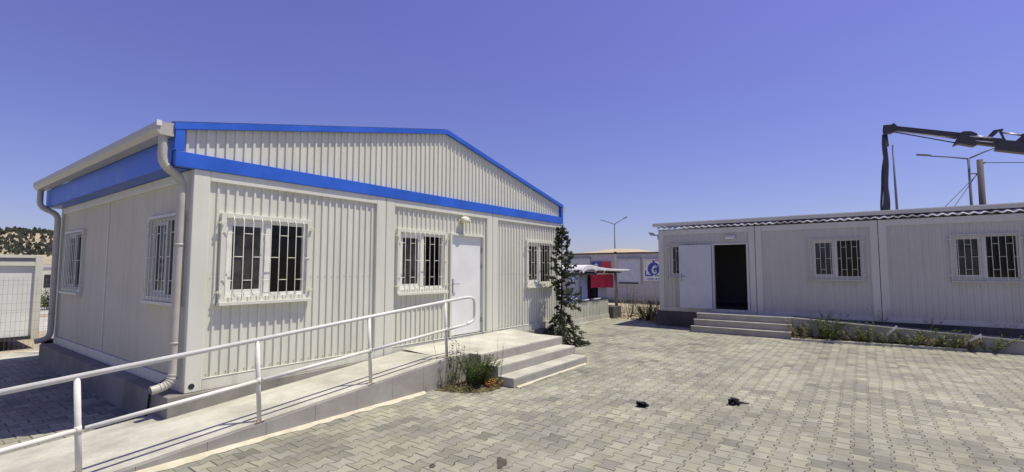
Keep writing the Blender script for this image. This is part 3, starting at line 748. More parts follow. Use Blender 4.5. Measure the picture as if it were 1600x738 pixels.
# soil pocket beside the near steps
mb = MB(); rr = random.Random(4)
ring = [(5.40, 5.48), (5.46, 5.32), (5.54, 5.10), (5.68, 4.88), (5.88, 4.73), (6.1, 4.73), (6.25, 4.78), (6.262, 5.2), (6.265, 5.49), (5.6, 5.49)]
cx, cy = 5.95, 5.2; mb.v.append((cx, cy, .06))
for k in (.5, 1.0):
    for i in range(40):
        t = i/40*len(ring); a = ring[int(t) % len(ring)]; b = ring[(int(t)+1) % len(ring)]; q = t-int(t)
        x, y = a[0]+(b[0]-a[0])*q, a[1]+(b[1]-a[1])*q
        jit = rr.uniform(-.03, .03) if k == 1.0 and y < 5.3 and x < 6.2 else 0
        mb.v.append((cx+(x-cx)*k+jit, cy+(y-cy)*k+jit, (.005 if k == 1 else .045+rr.uniform(-.02, .03))))
for i in range(40):
    j = (i+1) % 40
    mb.f.append((0, 1+i, 1+j)); mb.f.append((1+i, 41+i, 41+j, 1+j)); mb.sm += [True, True]; mb.mi += [0, 0]
struct('soil_pocket', mb, M['soil'])
# lip of cut mortar round the pocket
# ================================================================ PLANTS
def leaf(mb, p, d, L, W, rr, mi=0):
    d = Vector(d).normalized(); s = d.cross(Vector((rr.uniform(-1, 1), rr.uniform(-1, 1), 1.2)))
    if s.length < .05: s = Vector((1, 0, 0))
    s.normalize(); p = Vector(p); nrm = s.cross(d)
    m1 = p+d*L*.45+nrm*L*.06
    mb.quad(p, m1+s*W*.5, p+d*L, m1-s*W*.5, mi=mi)
def weed(name, label, cat, loc, h, n, spread, lmat, seed, leafL=.06, leafW=.02, stems=.004, dens=14, group=None, base=0.1, upright=.5, flower=None):
    rr = random.Random(seed); root = thing(name, label, cat, loc, group)
    st, lf = MB(), MB()
    for k in range(n):
        a = rr.uniform(0, 6.28); l = h*rr.uniform(.55, 1.0); sp = spread*rr.uniform(.3, 1.0)
        b0 = Vector((math.cos(a)*base*rr.random(), math.sin(a)*base*rr.random(), -.02))
        e = b0+Vector((math.cos(a)*sp, math.sin(a)*sp, l)); mid = b0.lerp(e, .5)+Vector((rr.uniform(-.1, .1)*spread, rr.uniform(-.1, .1)*spread, l*.12*upright))
        pts = [b0*(1-t)**2+mid*2*t*(1-t)+e*t*t for t in (0, .25, .5, .75, 1)]
        st.tube(pts, [stems, stems*.9, stems*.75, stems*.55, stems*.3], 5, caps=False)
        for q in range(dens):
            t = rr.uniform(.12, 1.0); p = b0*(1-t)**2+mid*2*t*(1-t)+e*t*t
            an = rr.uniform(0, 6.28); d = Vector((math.cos(an), math.sin(an), rr.uniform(-.1, .9)))
            leaf(lf, p, d, leafL*rr.uniform(.5, 1.15)*(1.1-.5*t), leafW*rr.uniform(.6, 1.1), rr, 1 if (flower and t > .7 and rr.random() < .6) else 0)
    st.build('stem', lmat, root); lf.build('foliage', [lmat, flower] if flower else lmat, root)
    return root
# near pocket
weed('weed_plant', 'tall thin weed against the ramp wall, left of the bushy weed', 'weed', (5.72, 5.34, .03), .78, 7, .2, M['weed'], 1, .085, .02, .005, 20)
weed('weed_plant', 'bushy dark green weed in the soil pocket beside the near steps', 'weed', (5.98, 5.08, .04), .52, 85, .34, M['weed'], 2, .07, .016, .003, 36, base=.14)
weed('weed_plant', 'low reddish yellow weed at the foot of the lowest near step', 'weed', (6.04, 4.86, .03), .15, 20, .15, M['flower_red'], 3, .05, .028, .003, 14, base=.12)
weed('weed_plant', 'small low weed on the left tip of the near soil pocket', 'weed', (5.58, 5.3, .02), .13, 24, .12, M['weed_dry'], 4, .04, .015, .002, 9, base=.15)
weed('weed_plant', 'very tall bare weed stalk rising beside the last handrail post', 'weed', (5.60, 5.42, .03), 1.1, 4, .24, M['weed_dry'], 5, .07, .010, .004, 7)
weed('weed_plant', 'tall sparse stalk in front of the bottom near step', 'weed', (6.2, 4.80, .03), .75, 3, .10, M['weed'], 6, .05, .010, .003, 9)
weed('weed_plant', 'thin dry stalks standing behind the bushy weed near the landing', 'weed', (6.02, 5.16, .03), .85, 4, .14, M['weed_dry'], 7, .05, .007, .002, 6)
weed('weed_plant', 'patch of short dry grass along the front rim of the near pocket', 'weed', (5.78, 4.93, .02), .11, 40, .18, M['weed_dry'], 8, .05, .010, .002, 6, base=.3)
# foot of the landing by the tree
weed('weed_plant', 'green weed growing at the trunk foot of the small conifer', 'weed', (10.15, 5.95, 0), .36, 14, .22, M['weed'], 9, .06, .018, .003, 14, base=.15)
weed('weed_plant', 'short dry weed on the paving just past the near landing end', 'weed', (9.45, 5.35, 0), .14, 12, .16, M['weed_dry'], 10, .05, .014, .002, 9, base=.12)
# right bed
bed = [(1.45, .45, 'yellowish weed at the right foot of the far steps', M['weed_dry'], .25, 12),
       (1.15, .40, 'sparse pale weed second along the bed from the far steps', M['weed_bright'], .25, 8),
       (.72, .62, 'largest dark green bush in the far soil bed under the first full window', M['weed'], .42, 40),
       (.25, .32, 'low yellow weed right of the large bush in the far bed', M['weed_dry'], .28, 14),
       (-.05, .50, 'upright green weed mid bed below the right half of the middle window', M['weed_bright'], .22, 12),
       (-.45, .34, 'low dark weed behind the kerb left of the first white strip', M['weed_bright'], .3, 14),
       (-.85, .36, 'bright green weed just right of the first white strip', M['weed_bright'], .3, 16),
       (-1.25, .30, 'low straw coloured weed midway along the far kerb', M['weed_dry'], .28, 14),
       (-1.60, .44, 'leafy green weed left of the second white strip', M['weed_bright'], .3, 20),
       (-1.95, .34, 'yellow green weed at the kerb end below the right window', M['weed_dry'], .3, 16),
       (-2.35, .42, 'feathery weed past the end of the far kerb', M['weed_bright'], .32, 14)]
for i, (y, h, lab, mt, sp, n) in enumerate(bed):
    xk = min(14.86+(1.6-y)*.14, 15.3)
    weed('weed_plant', lab, 'weed', ((xk+15.34)/2+(.05 if i % 2 else -.03), y, .04), h*1.15, int(n*1.5), sp*1.15, mt, 20+i, .09, .03, .004, 17, base=.16)
for i, (y, h, lab) in enumerate(((-.35, .55, 'tall wispy weed on the side ramp by the second joint'), (-1.35, .42, 'arching weed on the side ramp under the right window'), (.85, .40, 'dark wispy weed at the wall foot near the far steps'), (-2.6, .40, 'wispy weed on the side ramp at the right edge'))):
    weed('weed_plant', lab, 'weed', (15.8, y, .56-(1.73-y)*.0535), h, 7, .30, M['weed'], 50+i, .07, .014, .003, 11, base=.1)
# gap between buildings
weed('bush', 'round green bush at the corner of the far office, in the gap', 'bush', (17.6, 6.55, 0), .75, 60, .42, M['weed'], 60, .09, .03, .004, 34, base=.3)
weed('weed_plant', 'tall pale green weed between the kiosk post and the round bush', 'weed', (18.2, 7.5, 0), 1.25, 12, .35, M['weed'], 61, .10, .03, .006, 16, base=.15)
for i, (x, y, h, lab) in enumerate(((19.5, 8.2, 1.0, 'dry straw brush behind the kiosk post'), (20.2, 7.5, 1.15, 'straw coloured brush below the roller window'), (20.8, 6.9, 1.25, 'pinkish dry brush below the logo sign'), (18.9, 7.0, .65, 'low dry brush behind the round bush'))):
    weed('dry_brush', lab, 'brush', (x, y, 0), h, 40, .6, M['weed_straw'], 70+i, .11, .012, .004, 14, base=.4)
weed('weed_plant', 'yellow green creeper on the corner of the far plinth', 'weed', (16.6, 5.95, 0), .55, 14, .18, M['weed_dry'], 80, .07, .03, .004, 14, base=.1)

# conifer
def conifer(loc, H, seed):
    rr = random.Random(seed)
    root = thing('conifer_tree', 'small dark green conifer with loose drooping branches beside the landing', 'tree', loc)
    tr, lf = MB(), MB()
    bend = lambda z: Vector((.03*math.sin(z*1.7), .03*math.sin(z*1.3+1), z))
    tr.tube([bend(H*t) for t in (0, .1, .25, .4, .55, .7, .85, .97)], [.042, .036, .031, .026, .020, .014, .008, .003], 8)
    def tuft(p, d, L, n):
        d = d.normalized()
        for q in range(n):
            e = (d+Vector((rr.gauss(0, .42), rr.gauss(0, .42), rr.gauss(.05, .35)))).normalized()
            s = e.cross(Vector((rr.uniform(-1, 1), rr.uniform(-1, 1), rr.uniform(-1, 1))))
            if s.length < .1: continue
            s.normalize(); l = L*rr.uniform(.6, 1.25); w = l*rr.uniform(.11, .19)
            m = p+e*l*.5
            lf.quad(p, m+s*w, p+e*l, m-s*w)
    nb = 92
    for k in range(nb):
        t = .04+.93*(k/nb)**1.0; z = H*t
        a = k*2.399+rr.uniform(-.8, .8)
        prof = (1-t)**1.05*.64+.05
        L = prof*rr.uniform(.35, 1.2)
        if rr.random() < .16: L *= 1.35
        if .3 < t < .5 and math.cos(a-2.6) > .3: L *= .55        # a thin side
        p0 = bend(z); up = .15+.75*t-(.45 if t < .3 else 0)+rr.uniform(-.15, .15)
        pts = []
        for i in range(7):
            q = i/6; sag = -.55*q*q*L*(1-t)
            pts.append(p0+Vector((math.cos(a+q*.3)*L*q, math.sin(a+q*.3)*L*q, max(-z+.03, up*L*q+sag))))
        tr.tube(pts, [.010*(1-t)+.003]+[.008*(1-t)*(1-i/7)+.002 for i in range(1, 7)], 5, caps=False)
        for q in range(max(5, int(L*31))):
            f_ = rr.uniform(.08, 1.0)**.75; i = min(5, int(f_*6)); f = f_*6-i
            p = pts[i].lerp(pts[i+1], f); d = pts[i+1]-pts[i]
            side = Vector((-math.sin(a), math.cos(a), 0))*rr.choice((-1, 1))
            sub = (d.normalized()*.6+side*rr.uniform(.1, .9)+Vector((0, 0, rr.uniform(-.6, .45)))).normalized()
            sl = L*.26*rr.uniform(.3, 1.1)+.04
            for g in range(4):
                tuft(p+sub*sl*g/4, sub, .062+.02*rr.random(), 5)
        for g in range(3): tuft(pts[-1], pts[-1]-pts[-2], .075, 5)
    for q in range(26): tuft(bend(H*(.84+.16*q/26)), Vector((rr.gauss(0, .5), rr.gauss(0, .5), 1)), .08, 5)
    tr.build('trunk', M['bark'], root); lf.build('crown', M['conifer'], root)
    return root
conifer((10.56, 6.18, 0), 3.0, 5)

# ================================================================ SMALL THINGS ON THE PAVING
def scrap(loc, lab, seed, size, tail):
    rr = random.Random(seed); mb = MB()
    for k in range(7):
        a = rr.uniform(0, 6.28); pts = []
        for i in range(6):
            a += rr.uniform(-1.1, 1.1); t = i/5
            pts.append((rr.uniform(-.5, .5)*size, rr.uniform(-.5, .5)*size*.7, .012+rr.uniform(0, .35)*size*math.sin(t*math.pi)))
        mb.tube(pts, .009+.005*rr.random(), 6)
    for k in range(3):
        a, b, c = [(rr.uniform(-.5, .5)*size, rr.uniform(-.4, .4)*size, rr.uniform(.008, .4*size)) for _ in range(3)]
        mb.quad(a, b, c)
    if tail: mb.tube([(0, 0, .02), (.06, -.11, .016), (.05, -.2, .012)], [.02, .014, .006], 6)
    o = mb.build('crumpled_scrap', M['black']); o.location = loc; o.rotation_euler = (0, 0, rr.uniform(0, 3)) if not tail else (0, 0, .2)
    return tag(o, lab, 'litter', 'black scraps on the paving')
scrap((6.48, 2.52, .004), 'compact crumpled black scrap on the paving, left one of two', 3, .16, False)
scrap((7.36, 1.53, .004), 'larger crumpled black scrap with a pointed tail, right one of two', 9, .2, True)
def blob(name, loc, rx, ry, seed, mat, lab, h=.012, rot=0):
    rr = random.Random(seed); mb = MB(); n = 26
    ph = [rr.uniform(0, 6.28) for _ in range(4)]
    rad = lambda a: 1+.22*math.sin(2*a+ph[0])+.18*math.sin(3*a+ph[1])+.14*math.sin(5*a+ph[2])+.08*math.sin(9*a+ph[3])
    mb.v.append((0, 0, h))
    for k, hz in ((.55, h*.9), (1, 0.004)):
        for i in range(n):
            a = 6.283*i/n; q = rad(a)*k; mb.v.append((rx*q*math.cos(a), ry*q*math.sin(a), hz))
    for i in range(n):
        j = (i+1) % n; mb.f += [(0, 1+i, 1+j), (1+i, 1+n+i, 1+n+j, 1+j)]; mb.sm += [True, True]; mb.mi += [0, 0]
    o = mb.build(name, mat); o.location = loc; o.rotation_euler = (0, 0, rot); return tag(o, lab, 'dirt')
blob('mud_patch', (3.82, 2.93, 0), .11, .06, 1, M['stain'], 'dark brown mud patch on the paving near the bottom edge', .01, .5)
blob('mud_clod', (3.36, 3.42, 0), .05, .028, 2, M['stain'], 'small dark mud clod on the paving left of the mud patch', .012, .4)

# ================================================================ BACKGROUND, GAP BETWEEN THE BUILDINGS
KX = 26.0
bgd = thing('container_office', 'grey prefab container row behind the kiosk with flag and logo signs', 'building', (KX, 12, 0))
def GB(mb, name, mat, **k):
    o = mb.build(name, mat, bgd, **k); o.location = (-KX, -12, 0); return o
mb = MB(); mb.box(KX-.05, 5.0, -.02, KX+6, 16.5, .15); GB(mb, 'plinth', M['plinth'])
mb = MB(); ribbed(mb, lambda u, d, z: (KX-d, -u, z), -16.4, -5.1, .15, 2.83, pitch=.13, depth=.012); GB(mb, 'wall_panel', M['wall_back'])
mb = MB(); mb.box(KX+.01, 5.1, .15, KX+5.9, 16.4, 2.80); GB(mb, 'wall_core', M['wall_back'])
for y in (16.3, 14.62, 11.55, 8.5, 5.4):
    mb = MB(); mb.box(KX-.04, y-.09, .15, KX-.0, y+.09, 2.84); GB(mb, 'corner_post', M['frame_far'])
    mb = MB(); mb.ellipsoid((KX-.06, y, 2.86), .07, .09, .07, 10, 6); GB(mb, 'corner_block', M['dark'])
mb = MB(); mb.box(KX-.05, 5.1, 2.78, KX-.02, 16.4, 2.86); GB(mb, 'top_rail', M['rust'])
mb = MB()
for i in range(24):
    y0, y1 = 14.4-4.6*i/24, 14.4-4.6*(i+1)/24
    zf = lambda y: 2.88+.32*min(1, (14.4-y)/.9, (y-9.8)/1.6)+.03*math.sin(y*2.1)
    mb.quad((KX-.02, y0, 2.87), (KX-.02, y1, 2.87), (KX+3, y1, zf(y1)), (KX+3, y0, zf(y0)))
    mb.quad((KX+3, y0, zf(y0)), (KX+3, y1, zf(y1)), (KX+6.1, y1, 2.87), (KX+6.1, y0, 2.87))
GB(mb, 'roof', M['roof_tan'])
for (y0, y1, z0, z1) in ((13.25, 14.6, 1.25, 2.52), (10.1, 11.37, 1.05, 2.46)):
    mb = MB(); mb.box(KX-.07, y0, z0, KX-.013, y1, z1); s = GB(mb, 'shutter', M['kgrey'])
    mb = MB(); mb.box(KX-.12, y0-.05, z1, KX-.02, y1+.05, z1+.09); mb.build('shutter_box', M['steel'], s)
    mb = MB(); mb.box(KX-.13, y0+.08, z0+.02, KX-.075, y1-.02, z0+.09); mb.build('shutter_shadow_line', M['dark'], s)  # dark bar painted in as the shutter's lower shadow line
    mb = MB(); mb.box(KX-.09, y0-.06, z0, KX-.02, y0, z1); mb.box(KX-.09, y1, z0, KX-.02, y1+.06, z1); mb.build('frame', M['frame_far'], s)
# flag sign
flag = thing('flag_sign', 'red flag board with blue corner and white sun on the container row', 'sign', (KX-.06, 12.5, 1.9))
def sgn(o0, mb, name, mat):
    o = mb.build(name, mat, o0); o.location = -Vector(o0.location); return o
mb = MB(); mb.box(KX-.075, 11.88, 1.52, KX-.045, 13.1, 2.35); sgn(flag, mb, 'board', M['red'])
mb = MB(); mb.box(KX-.08, 12.47, 1.935, KX-.0755, 13.095, 2.345); sgn(flag, mb, 'canton', M['navy'])
mb = MB()
c0 = (12.78, 2.14)
mb.prism([(KX-.0845, c0[0]-.085*math.cos(a*math.pi/12), c0[1]+.085*math.sin(a*math.pi/12)) for a in range(24)], (.004, 0, 0))
for k in range(12):
    a = k*math.pi/6; w = .16
    mb.prism([(KX-.0843, c0[0]+.15*math.cos(a), c0[1]+.15*math.sin(a)), (KX-.0843, c0[0]+.095*math.cos(a+w), c0[1]+.095*math.sin(a+w)), (KX-.0843, c0[0]+.095*math.cos(a-w), c0[1]+.095*math.sin(a-w))], (.0035, 0, 0))
sgn(flag, mb, 'sun_emblem', M['white'])
# logo sign
SY0, SY1, SZ0, SZ1 = 8.70, 9.87, 1.245, 2.47
lg = thing('logo_sign', 'square white sign with blue figure in a circle and coloured corner brackets', 'sign', (KX-.06, 9.3, 1.85))
mb = MB(); mb.box(KX-.09, SY0, SZ0, KX-.05, SY1, SZ1); sgn(lg, mb, 'board', M['white'])
S_ = lambda u, v: (KX-.0945, SY1-u*(SY1-SY0), SZ1-v*(SZ1-SZ0))   # u right, v down as seen
def flat(pts, name, mat, lift=0):
    mb = MB(); mb.prism([Vector(S_(*q))-Vector((lift, 0, 0)) for q in pts], (.004, 0, 0)); return sgn(lg, mb, name, mat)
flat([(.07, .04), (.50, .04), (.50, .085), (.12, .085), (.12, .40), (.07, .40)], 'corner_bracket', M['yellow'])
flat([(.58, .04), (.93, .04), (.93, .30), (.885, .30), (.885, .085), (.58, .085)], 'corner_bracket', M['red'])
flat([(.07, .52), (.13, .52), (.13, .72), (.46, .72), (.46, .785), (.07, .785)], 'corner_bracket', M['navy'])
flat([(.93, .52), (.93, .785), (.56, .785), (.56, .735), (.885, .735), (.885, .52)], 'corner_bracket', M['green'])
circ = lambda cx, cy, r, n=28, a0=0, a1=6.2832: [(cx+r*math.cos(a0+(a1-a0)*i/n), cy+r*math.sin(a0+(a1-a0)*i/n)) for i in range(n+1)]
flat(circ(.5, .45, .29)[:-1], 'emblem', M['navy'])
# white swirl: body, arm and small head of the figure
def ribbon(pts, ws):
    L_, R_ = [], []
    for i, p in enumerate(pts):
        a = Vector(pts[max(0, i-1)]); b = Vector(pts[min(len(pts)-1, i+1)]); t = (b-a).normalized(); n_ = Vector((-t.y, t.x))
        L_.append(tuple(Vector(p)+n_*ws[i])); R_.append(tuple(Vector(p)-n_*ws[i]))
    return L_+R_[::-1]
flat(ribbon([(.62, .27), (.50, .36), (.44, .48), (.46, .60), (.54, .66), (.62, .60), (.60, .53), (.54, .55)], [.012, .03, .04, .04, .035, .03, .025, .012]), 'emblem_figure', M['white'], .002)
flat(ribbon([(.48, .40), (.60, .38), (.72, .30)], [.012, .024, .012]), 'emblem_figure', M['white'], .003)
flat(circ(.645, .30, .045, 14)[:-1], 'emblem_figure', M['navy'], .004)
flat(circ(.50, .12, .055, 16)[:-1], 'emblem', M['navy'], .002)
fc = bpy.data.curves.new('sign_text', 'FONT'); fc.body = '1000-ASA'; fc.size = .24; fc.align_x = 'CENTER'; fc.extrude = .002
tmp = bpy.data.objects.new('sign_text_curve', fc); col.objects.link(tmp)
me = bpy.data.meshes.new_from_object(tmp.evaluated_get(bpy.context.evaluated_depsgraph_get())); bpy.data.objects.remove(tmp); bpy.data.curves.remove(fc)
me.materials.clear(); me.materials.append(M['navy'])
t = bpy.data.objects.new('sign_text', me); col.objects.link(t); t.parent = lg
t.rotation_euler = (R(90), 0, R(-90)); t.location = Vector((KX-.096, (SY0+SY1)/2, SZ0+.035))-Vector(lg.location); t.scale = (.92, .85, 1)

# kiosk
ks = thing('kiosk', 'small white and blue kiosk with curved white canopy and red banner', 'kiosk', (15.5, 7.9, 0))
def KB(mb, name, mat, **k):
    o = mb.build(name, mat, ks, **k); o.location = (-15.5, -7.9, 0); return o
KY = 7.9
mb = MB(); mb.box(12.2, KY, -.02, 17.1, KY+1.9, .19); mb.box(12.2, KY-.05, -.02, 17.1, KY, .03); KB(mb, 'base', M['concrete'])
mb = MB(); ribbed(mb, lambda u, d, z: (u, KY+.03-d, z), 12.2, 17.08, .19, .74, pitch=.115); mb.quad((17.08, KY+.03, .19), (17.08, KY+1.88, .19), (17.08, KY+1.88, .74), (17.08, KY+.03, .74)); mb.quad((12.2, KY+1.88, .74), (12.2, KY+.03, .74), (17.08, KY+.03, .74), (17.08, KY+1.88, .74)); KB(mb, 'lower_wall', M['wall'])
mb = MB(); mb.box(14.86, KY+.02, .745, 17.1, KY+.12, .80); KB(mb, 'counter', M['steel'])
for a, b in ((14.95, 15.38), (15.75, 16.3)):
    mb = MB(); mb.box(a, KY-.03, .80, b, KY+.1, .835); KB(mb, 'shelf', M['white'])
mb = MB(); mb.box(14.82, KY+.1, .8, 15.5, KY+.14, 1.75); KB(mb, 'blue_panel', M['lavender'])
mb = MB(); mb.box(14.92, KY+.085, .84, 15.02, KY+.099, 1.28); KB(mb, 'slot', M['dark'])
mb = MB(); mb.box(16.36, KY+.1, .8, 17.08, KY+.14, 1.75); KB(mb, 'grey_panel', M['kgrey'])
mb = MB(); mb.box(15.40, KY+.142, .75, 16.355, KY+.16, 1.75); KB(mb, 'back_panel', M['dark'])
mb = MB()
for x in (15.52, 15.80, 16.02, 16.32): mb.box(x-.02, KY+.1, .8, x+.02, KY+.13, 1.25)
KB(mb, 'window_bars', M['black'])
mb = MB(); rr = random.Random(2)
nx_, nz_ = 26, 6
for j in range(nz_+1):
    for i in range(nx_+1):
        u = i/nx_; v = j/nz_
        mb.v.append((15.42+1.93*u, KY-.06-.02*math.sin(u*19)*v-.015*math.sin(u*7+2*v), 1.70-.5*v+.03*v*math.sin(u*3+1)))
for j in range(nz_):
    for i in range(nx_):
        a = j*(nx_+1)+i; mb.f.append((a, a+nx_+1, a+nx_+2, a+1)); mb.sm.append(True); mb.mi.append(0)
KB(mb, 'banner', M['redcloth'])
mb = MB(); mb.tube([(15.35, KY-.07, 1.72), (17.3, KY-.07, 1.74)], .025, 8); KB(mb, 'banner_rail', M['white'])
mb = MB(); rows = []
prof = [(14.26, 1.75), (14.28, 1.88), (14.40, 1.98), (14.62, 2.04), (15.0, 2.04), (15.7, 1.96), (16.6, 1.91), (17.5, 1.90), (18.35, 1.88)]
low = [(18.35, 1.835), (17.5, 1.80), (16.6, 1.825), (15.7, 1.845), (15.0, 1.88), (14.66, 1.87), (14.46, 1.82), (14.38, 1.75)]
mb.prism([(x, KY-.35, z) for x, z in (low[::-1]+prof[::-1])][::-1] if False else [(x, KY-.35, z) for x, z in (prof[::-1]+low[::-1])][::-1], (0, 1.2, 0)); KB(mb, 'canopy', M['canopy'], bevel=.02)
mb = MB(); mb.tube([(12.0, KY+.9, 1.83), (14.35, KY+.9, 1.84)], .035, 8); mb.box(12.6, KY+.6, 1.66, 14.2, KY+1.4, 1.76); KB(mb, 'side_awning', M['canopy'])
mb = MB(); mb.box(14.55, KY-.3, 1.70, 15.45, KY+.6, 1.82); mb.box(16.9, KY-.3, 1.76, 17.6, KY+.5, 1.81); KB(mb, 'canopy_shade', M['dark'])  # dark boxes put in as the shade below the canopy
for x in (15.25, 15.95):
    mb = MB(); mb.tube([(x, KY-.38, 1.86), (x+.18, KY-.2, 1.70)], .022, 8); KB(mb, 'strut', M['white'])
mb = MB(); mb.box(14.30, KY-.02, .75, 14.40, KY+.08, 1.80); KB(mb, 'frame_post', M['lavender'])
mb = MB(); mb.box(14.70, KY-.02, .75, 14.76, KY+.05, 1.75); KB(mb, 'frame_post', M['steel'])
mb = MB(); mb.box(13.9, KY+.5, .75, 14.28, KY+.6, 1.75); KB(mb, 'blue_panel', M['lavender'])
mb = MB(); mb.tube([(17.78, KY, .43), (17.70, KY, 1.86)], .06, 10); KB(mb, 'post', M['steel'])
mb = MB(); mb.prism([(17.18, KY-.12, -.02), (18.0, KY-.12, -.02), (17.96, KY-.12, .45), (17.22, KY-.12, .45)], (0, .7, 0)); KB(mb, 'post_footing', M['plinth_dark'], bevel=.02)
# rubble by the gap
rr = random.Random(8); mb = MB()
for k in range(160):
    x, y = rr.uniform(17.3, 20), rr.uniform(6.3, 8.6); s = rr.uniform(.03, .09)
    mb.ellipsoid((x, y, s*.3), s, s*rr.uniform(.6, 1), s*.6, 6, 4)
tag(mb.build('gravel', M['earth']), None, None, kind='stuff')

# ================================================================ STREET LAMPS, POLES, CRANE
def street_lamp(loc, H, arms, lab, tilt=0):
    root = thing('street_lamp', lab, 'street lamp', loc, None)
    mb = MB(); mb.tube([(0, 0, 0), (0, 0, H*.5), (0, 0, H)], [.085, .07, .05], 10); p = mb.build('pole', M['polesteel'], root)
    for (dx, dy, dz) in arms:
        d = Vector((dx, dy, dz)); mb = MB(); mb.tube([(0, 0, H-.05), d*.35+Vector((0, 0, H)), d*.72+Vector((0, 0, H))], [.04, .035, .03], 8); mb.build('arm', M['polesteel'], root)
        mb = MB(); u = d.normalized(); a = d*.70+Vector((0, 0, H)); b = d+Vector((0, 0, H)); s = u.cross(Vector((0, 0, 1))).normalized()
        w = .13
        mb.prism([a-s*.05, a+s*.05, a.lerp(b, .35)+s*w, b+s*w*.8, b-s*w*.8, a.lerp(b, .35)-s*w][::-1], (0, 0, .07)); mb.build('lamp_head', M['polesteel'], root, bevel=.015)
    return root
street_lamp((45, 20.09, 0), 6.5, [(0, 1.5, .45), (0, -1.35, .6)], 'double armed street lamp rising behind the container row in the gap')
street_lamp((32, -4.47, 0), 7.38, [(0, 1.95, .40), (0, -1.5, .55)], 'double armed street lamp behind the shaded office under the crane boom')
up = thing('utility_pole', 'short dark wooden utility pole with wires behind the shaded office', 'pole', (30, -4.56, 0))
mb = MB(); mb.tube([(0, 0, 0), (0, 0, 6.9)], [.15, .11], 10); mb.build('pole', M['pole'], up)
mb = MB(); mb.tube([(0, -.09, 6.72), (0, -.2, 6.76)], .04, 8); mb.build('insulator', M['polesteel'], up)
mb = MB(); mb.tube([(0, .42, 6.33), (0, .10, 6.25)], .03, 6); mb.build('bracket', M['polesteel'], up)
def wire(a, b, sag, r=.012):
    a, b = Vector(a), Vector(b)
    return [a.lerp(b, i/16)-Vector((0, 0, sag*4*(i/16)*(1-i/16))) for i in range(17)], r
for a, b, sg in (((0, -.15, 6.74), (4, -30, 7.5), 1.0),):
    p, r_ = wire(a, b, sg); mb = MB(); mb.tube(p, .015, 5); mb.build('wire', M['black'], up)
for a, b in (((0, .12, 6.25), (-.2, 3.75, 0)), ((0, .12, 6.22), (.2, 5.3, 0))):
    mb = MB(); mb.tube([a, b], .016, 5); mb.build('guy_wire', M['polesteel'], up)
ms = thing('mast', 'thin lone mast standing behind the shaded office left of the lamp', 'mast', (40, -2.03, 0))
mb = MB(); mb.tube([(0, 0, 0), (0, 0, 6), (0, .04, 9.9)], [.09, .075, .05], 8); mb.build('pole', M['polesteel'], ms)
mb = MB(); mb.tube([(0, .04, 9.9), (0, .04, 10.15)], .03, 6); mb.ellipsoid((0, .04, 10.05), .07, .07, .05, 8, 6); mb.build('finial', M['polesteel'], ms)

cr = thing('crane', 'dark knuckle boom crane with hoses hanging from its tip', 'crane', (24, -9.5, 0))
def CB(mb, name, mat, **k):
    o = mb.build(name, mat, cr, **k); o.location = (-24, 9.5, 0); return o
CX = 24
def beam(a, b, ha, hb, w, mat, name, mb=None):
    """box beam in the plane x = CX from (y,z) a to b with depths ha, hb"""
    own = mb is None
    if own: mb = MB()
    (ya, za), (yb, zb) = a, b; d = Vector((yb-ya, zb-za)).normalized(); n_ = Vector((-d.y, d.x))
    q = [(ya+n_.x*ha/2, za+n_.y*ha/2), (ya-n_.x*ha/2, za-n_.y*ha/2), (yb-n_.x*hb/2, zb-n_.y*hb/2), (yb+n_.x*hb/2, zb+n_.y*hb/2)]
    mb.prism([(CX-w/2, y, z) for y, z in q], (w, 0, 0))
    return CB(mb, name, mat, bevel=.01) if own else mb
mb = MB(); mb.prism([(CX-.13, y, z) for y, z in ((-.93, 7.66), (-.90, 7.45), (-.93, 7.26), (-1.02, 7.24), (-1.05, 7.32), (-1.15, 7.28), (-1.29, 7.38), (-1.36, 7.57), (-1.30, 7.64), (-1.27, 7.70), (-1.20, 7.64))], (.26, 0, 0)); CB(mb, 'boom_tip', M['crane'], bevel=.015)
beam((-1.28, 7.50), (-3.2, 6.87), .15, .18, .2, M['crane'], 'boom_extension')
mb = MB(); mb.tube([(CX-.05, -1.25, 7.40), (CX-.05, -3.05, 6.78)], .035, 8); CB(mb, 'extension_rod', M['crane_light'])
mb = MB(); mb.tube([(CX-.08, -1.22, 7.34), (CX-.08, -3.0, 6.62)], .022, 8); CB(mb, 'lower_rod', M['crane'])
mb = MB(); mb.prism([(CX-.17, y, z) for y, z in ((-2.93, 6.50), (-3.04, 6.72), (-3.15, 6.95), (-3.25, 7.0), (-3.45, 6.97), (-3.6, 6.86), (-3.7, 6.5), (-3.5, 6.40), (-3.1, 6.56))][::-1], (.34, 0, 0)); CB(mb, 'boom_collar', M['crane'], bevel=.015)
beam((-3.3, 6.70), (-4.3, 6.40), .24, .30, .26, M['crane'], 'boom_section')
mb = MB(); mb.tube([(CX-.16, -3.4, 6.79), (CX-.16, -4.0, 6.62)], .035, 8); mb.tube([(CX-.16, -3.55, 6.60), (CX-.16, -4.0, 6.46)], .03, 8); CB(mb, 'hydraulic_pipe', M['crane_light'])
beam((-4.1, 6.36), (-9.5, 4.75), .38, .55, .32, M['crane'], 'main_boom')
mb = MB(); beam((-3.85, 6.58), (-4.10, 6.86), .11, .15, .2, None, None, mb); beam((-4.22, 6.90), (-4.32, 6.5), .05, .05, .1, None, None, mb); beam((-4.05, 6.88), (-4.30, 6.90), .07, .06, .14, None, None, mb); CB(mb, 'link_arm', M['crane'])
mb = MB(); mb.tube([(CX, -4.2, 6.83), (CX, -4.95, 6.55)], .033, 8); CB(mb, 'ram_rod', M['crane_light'])
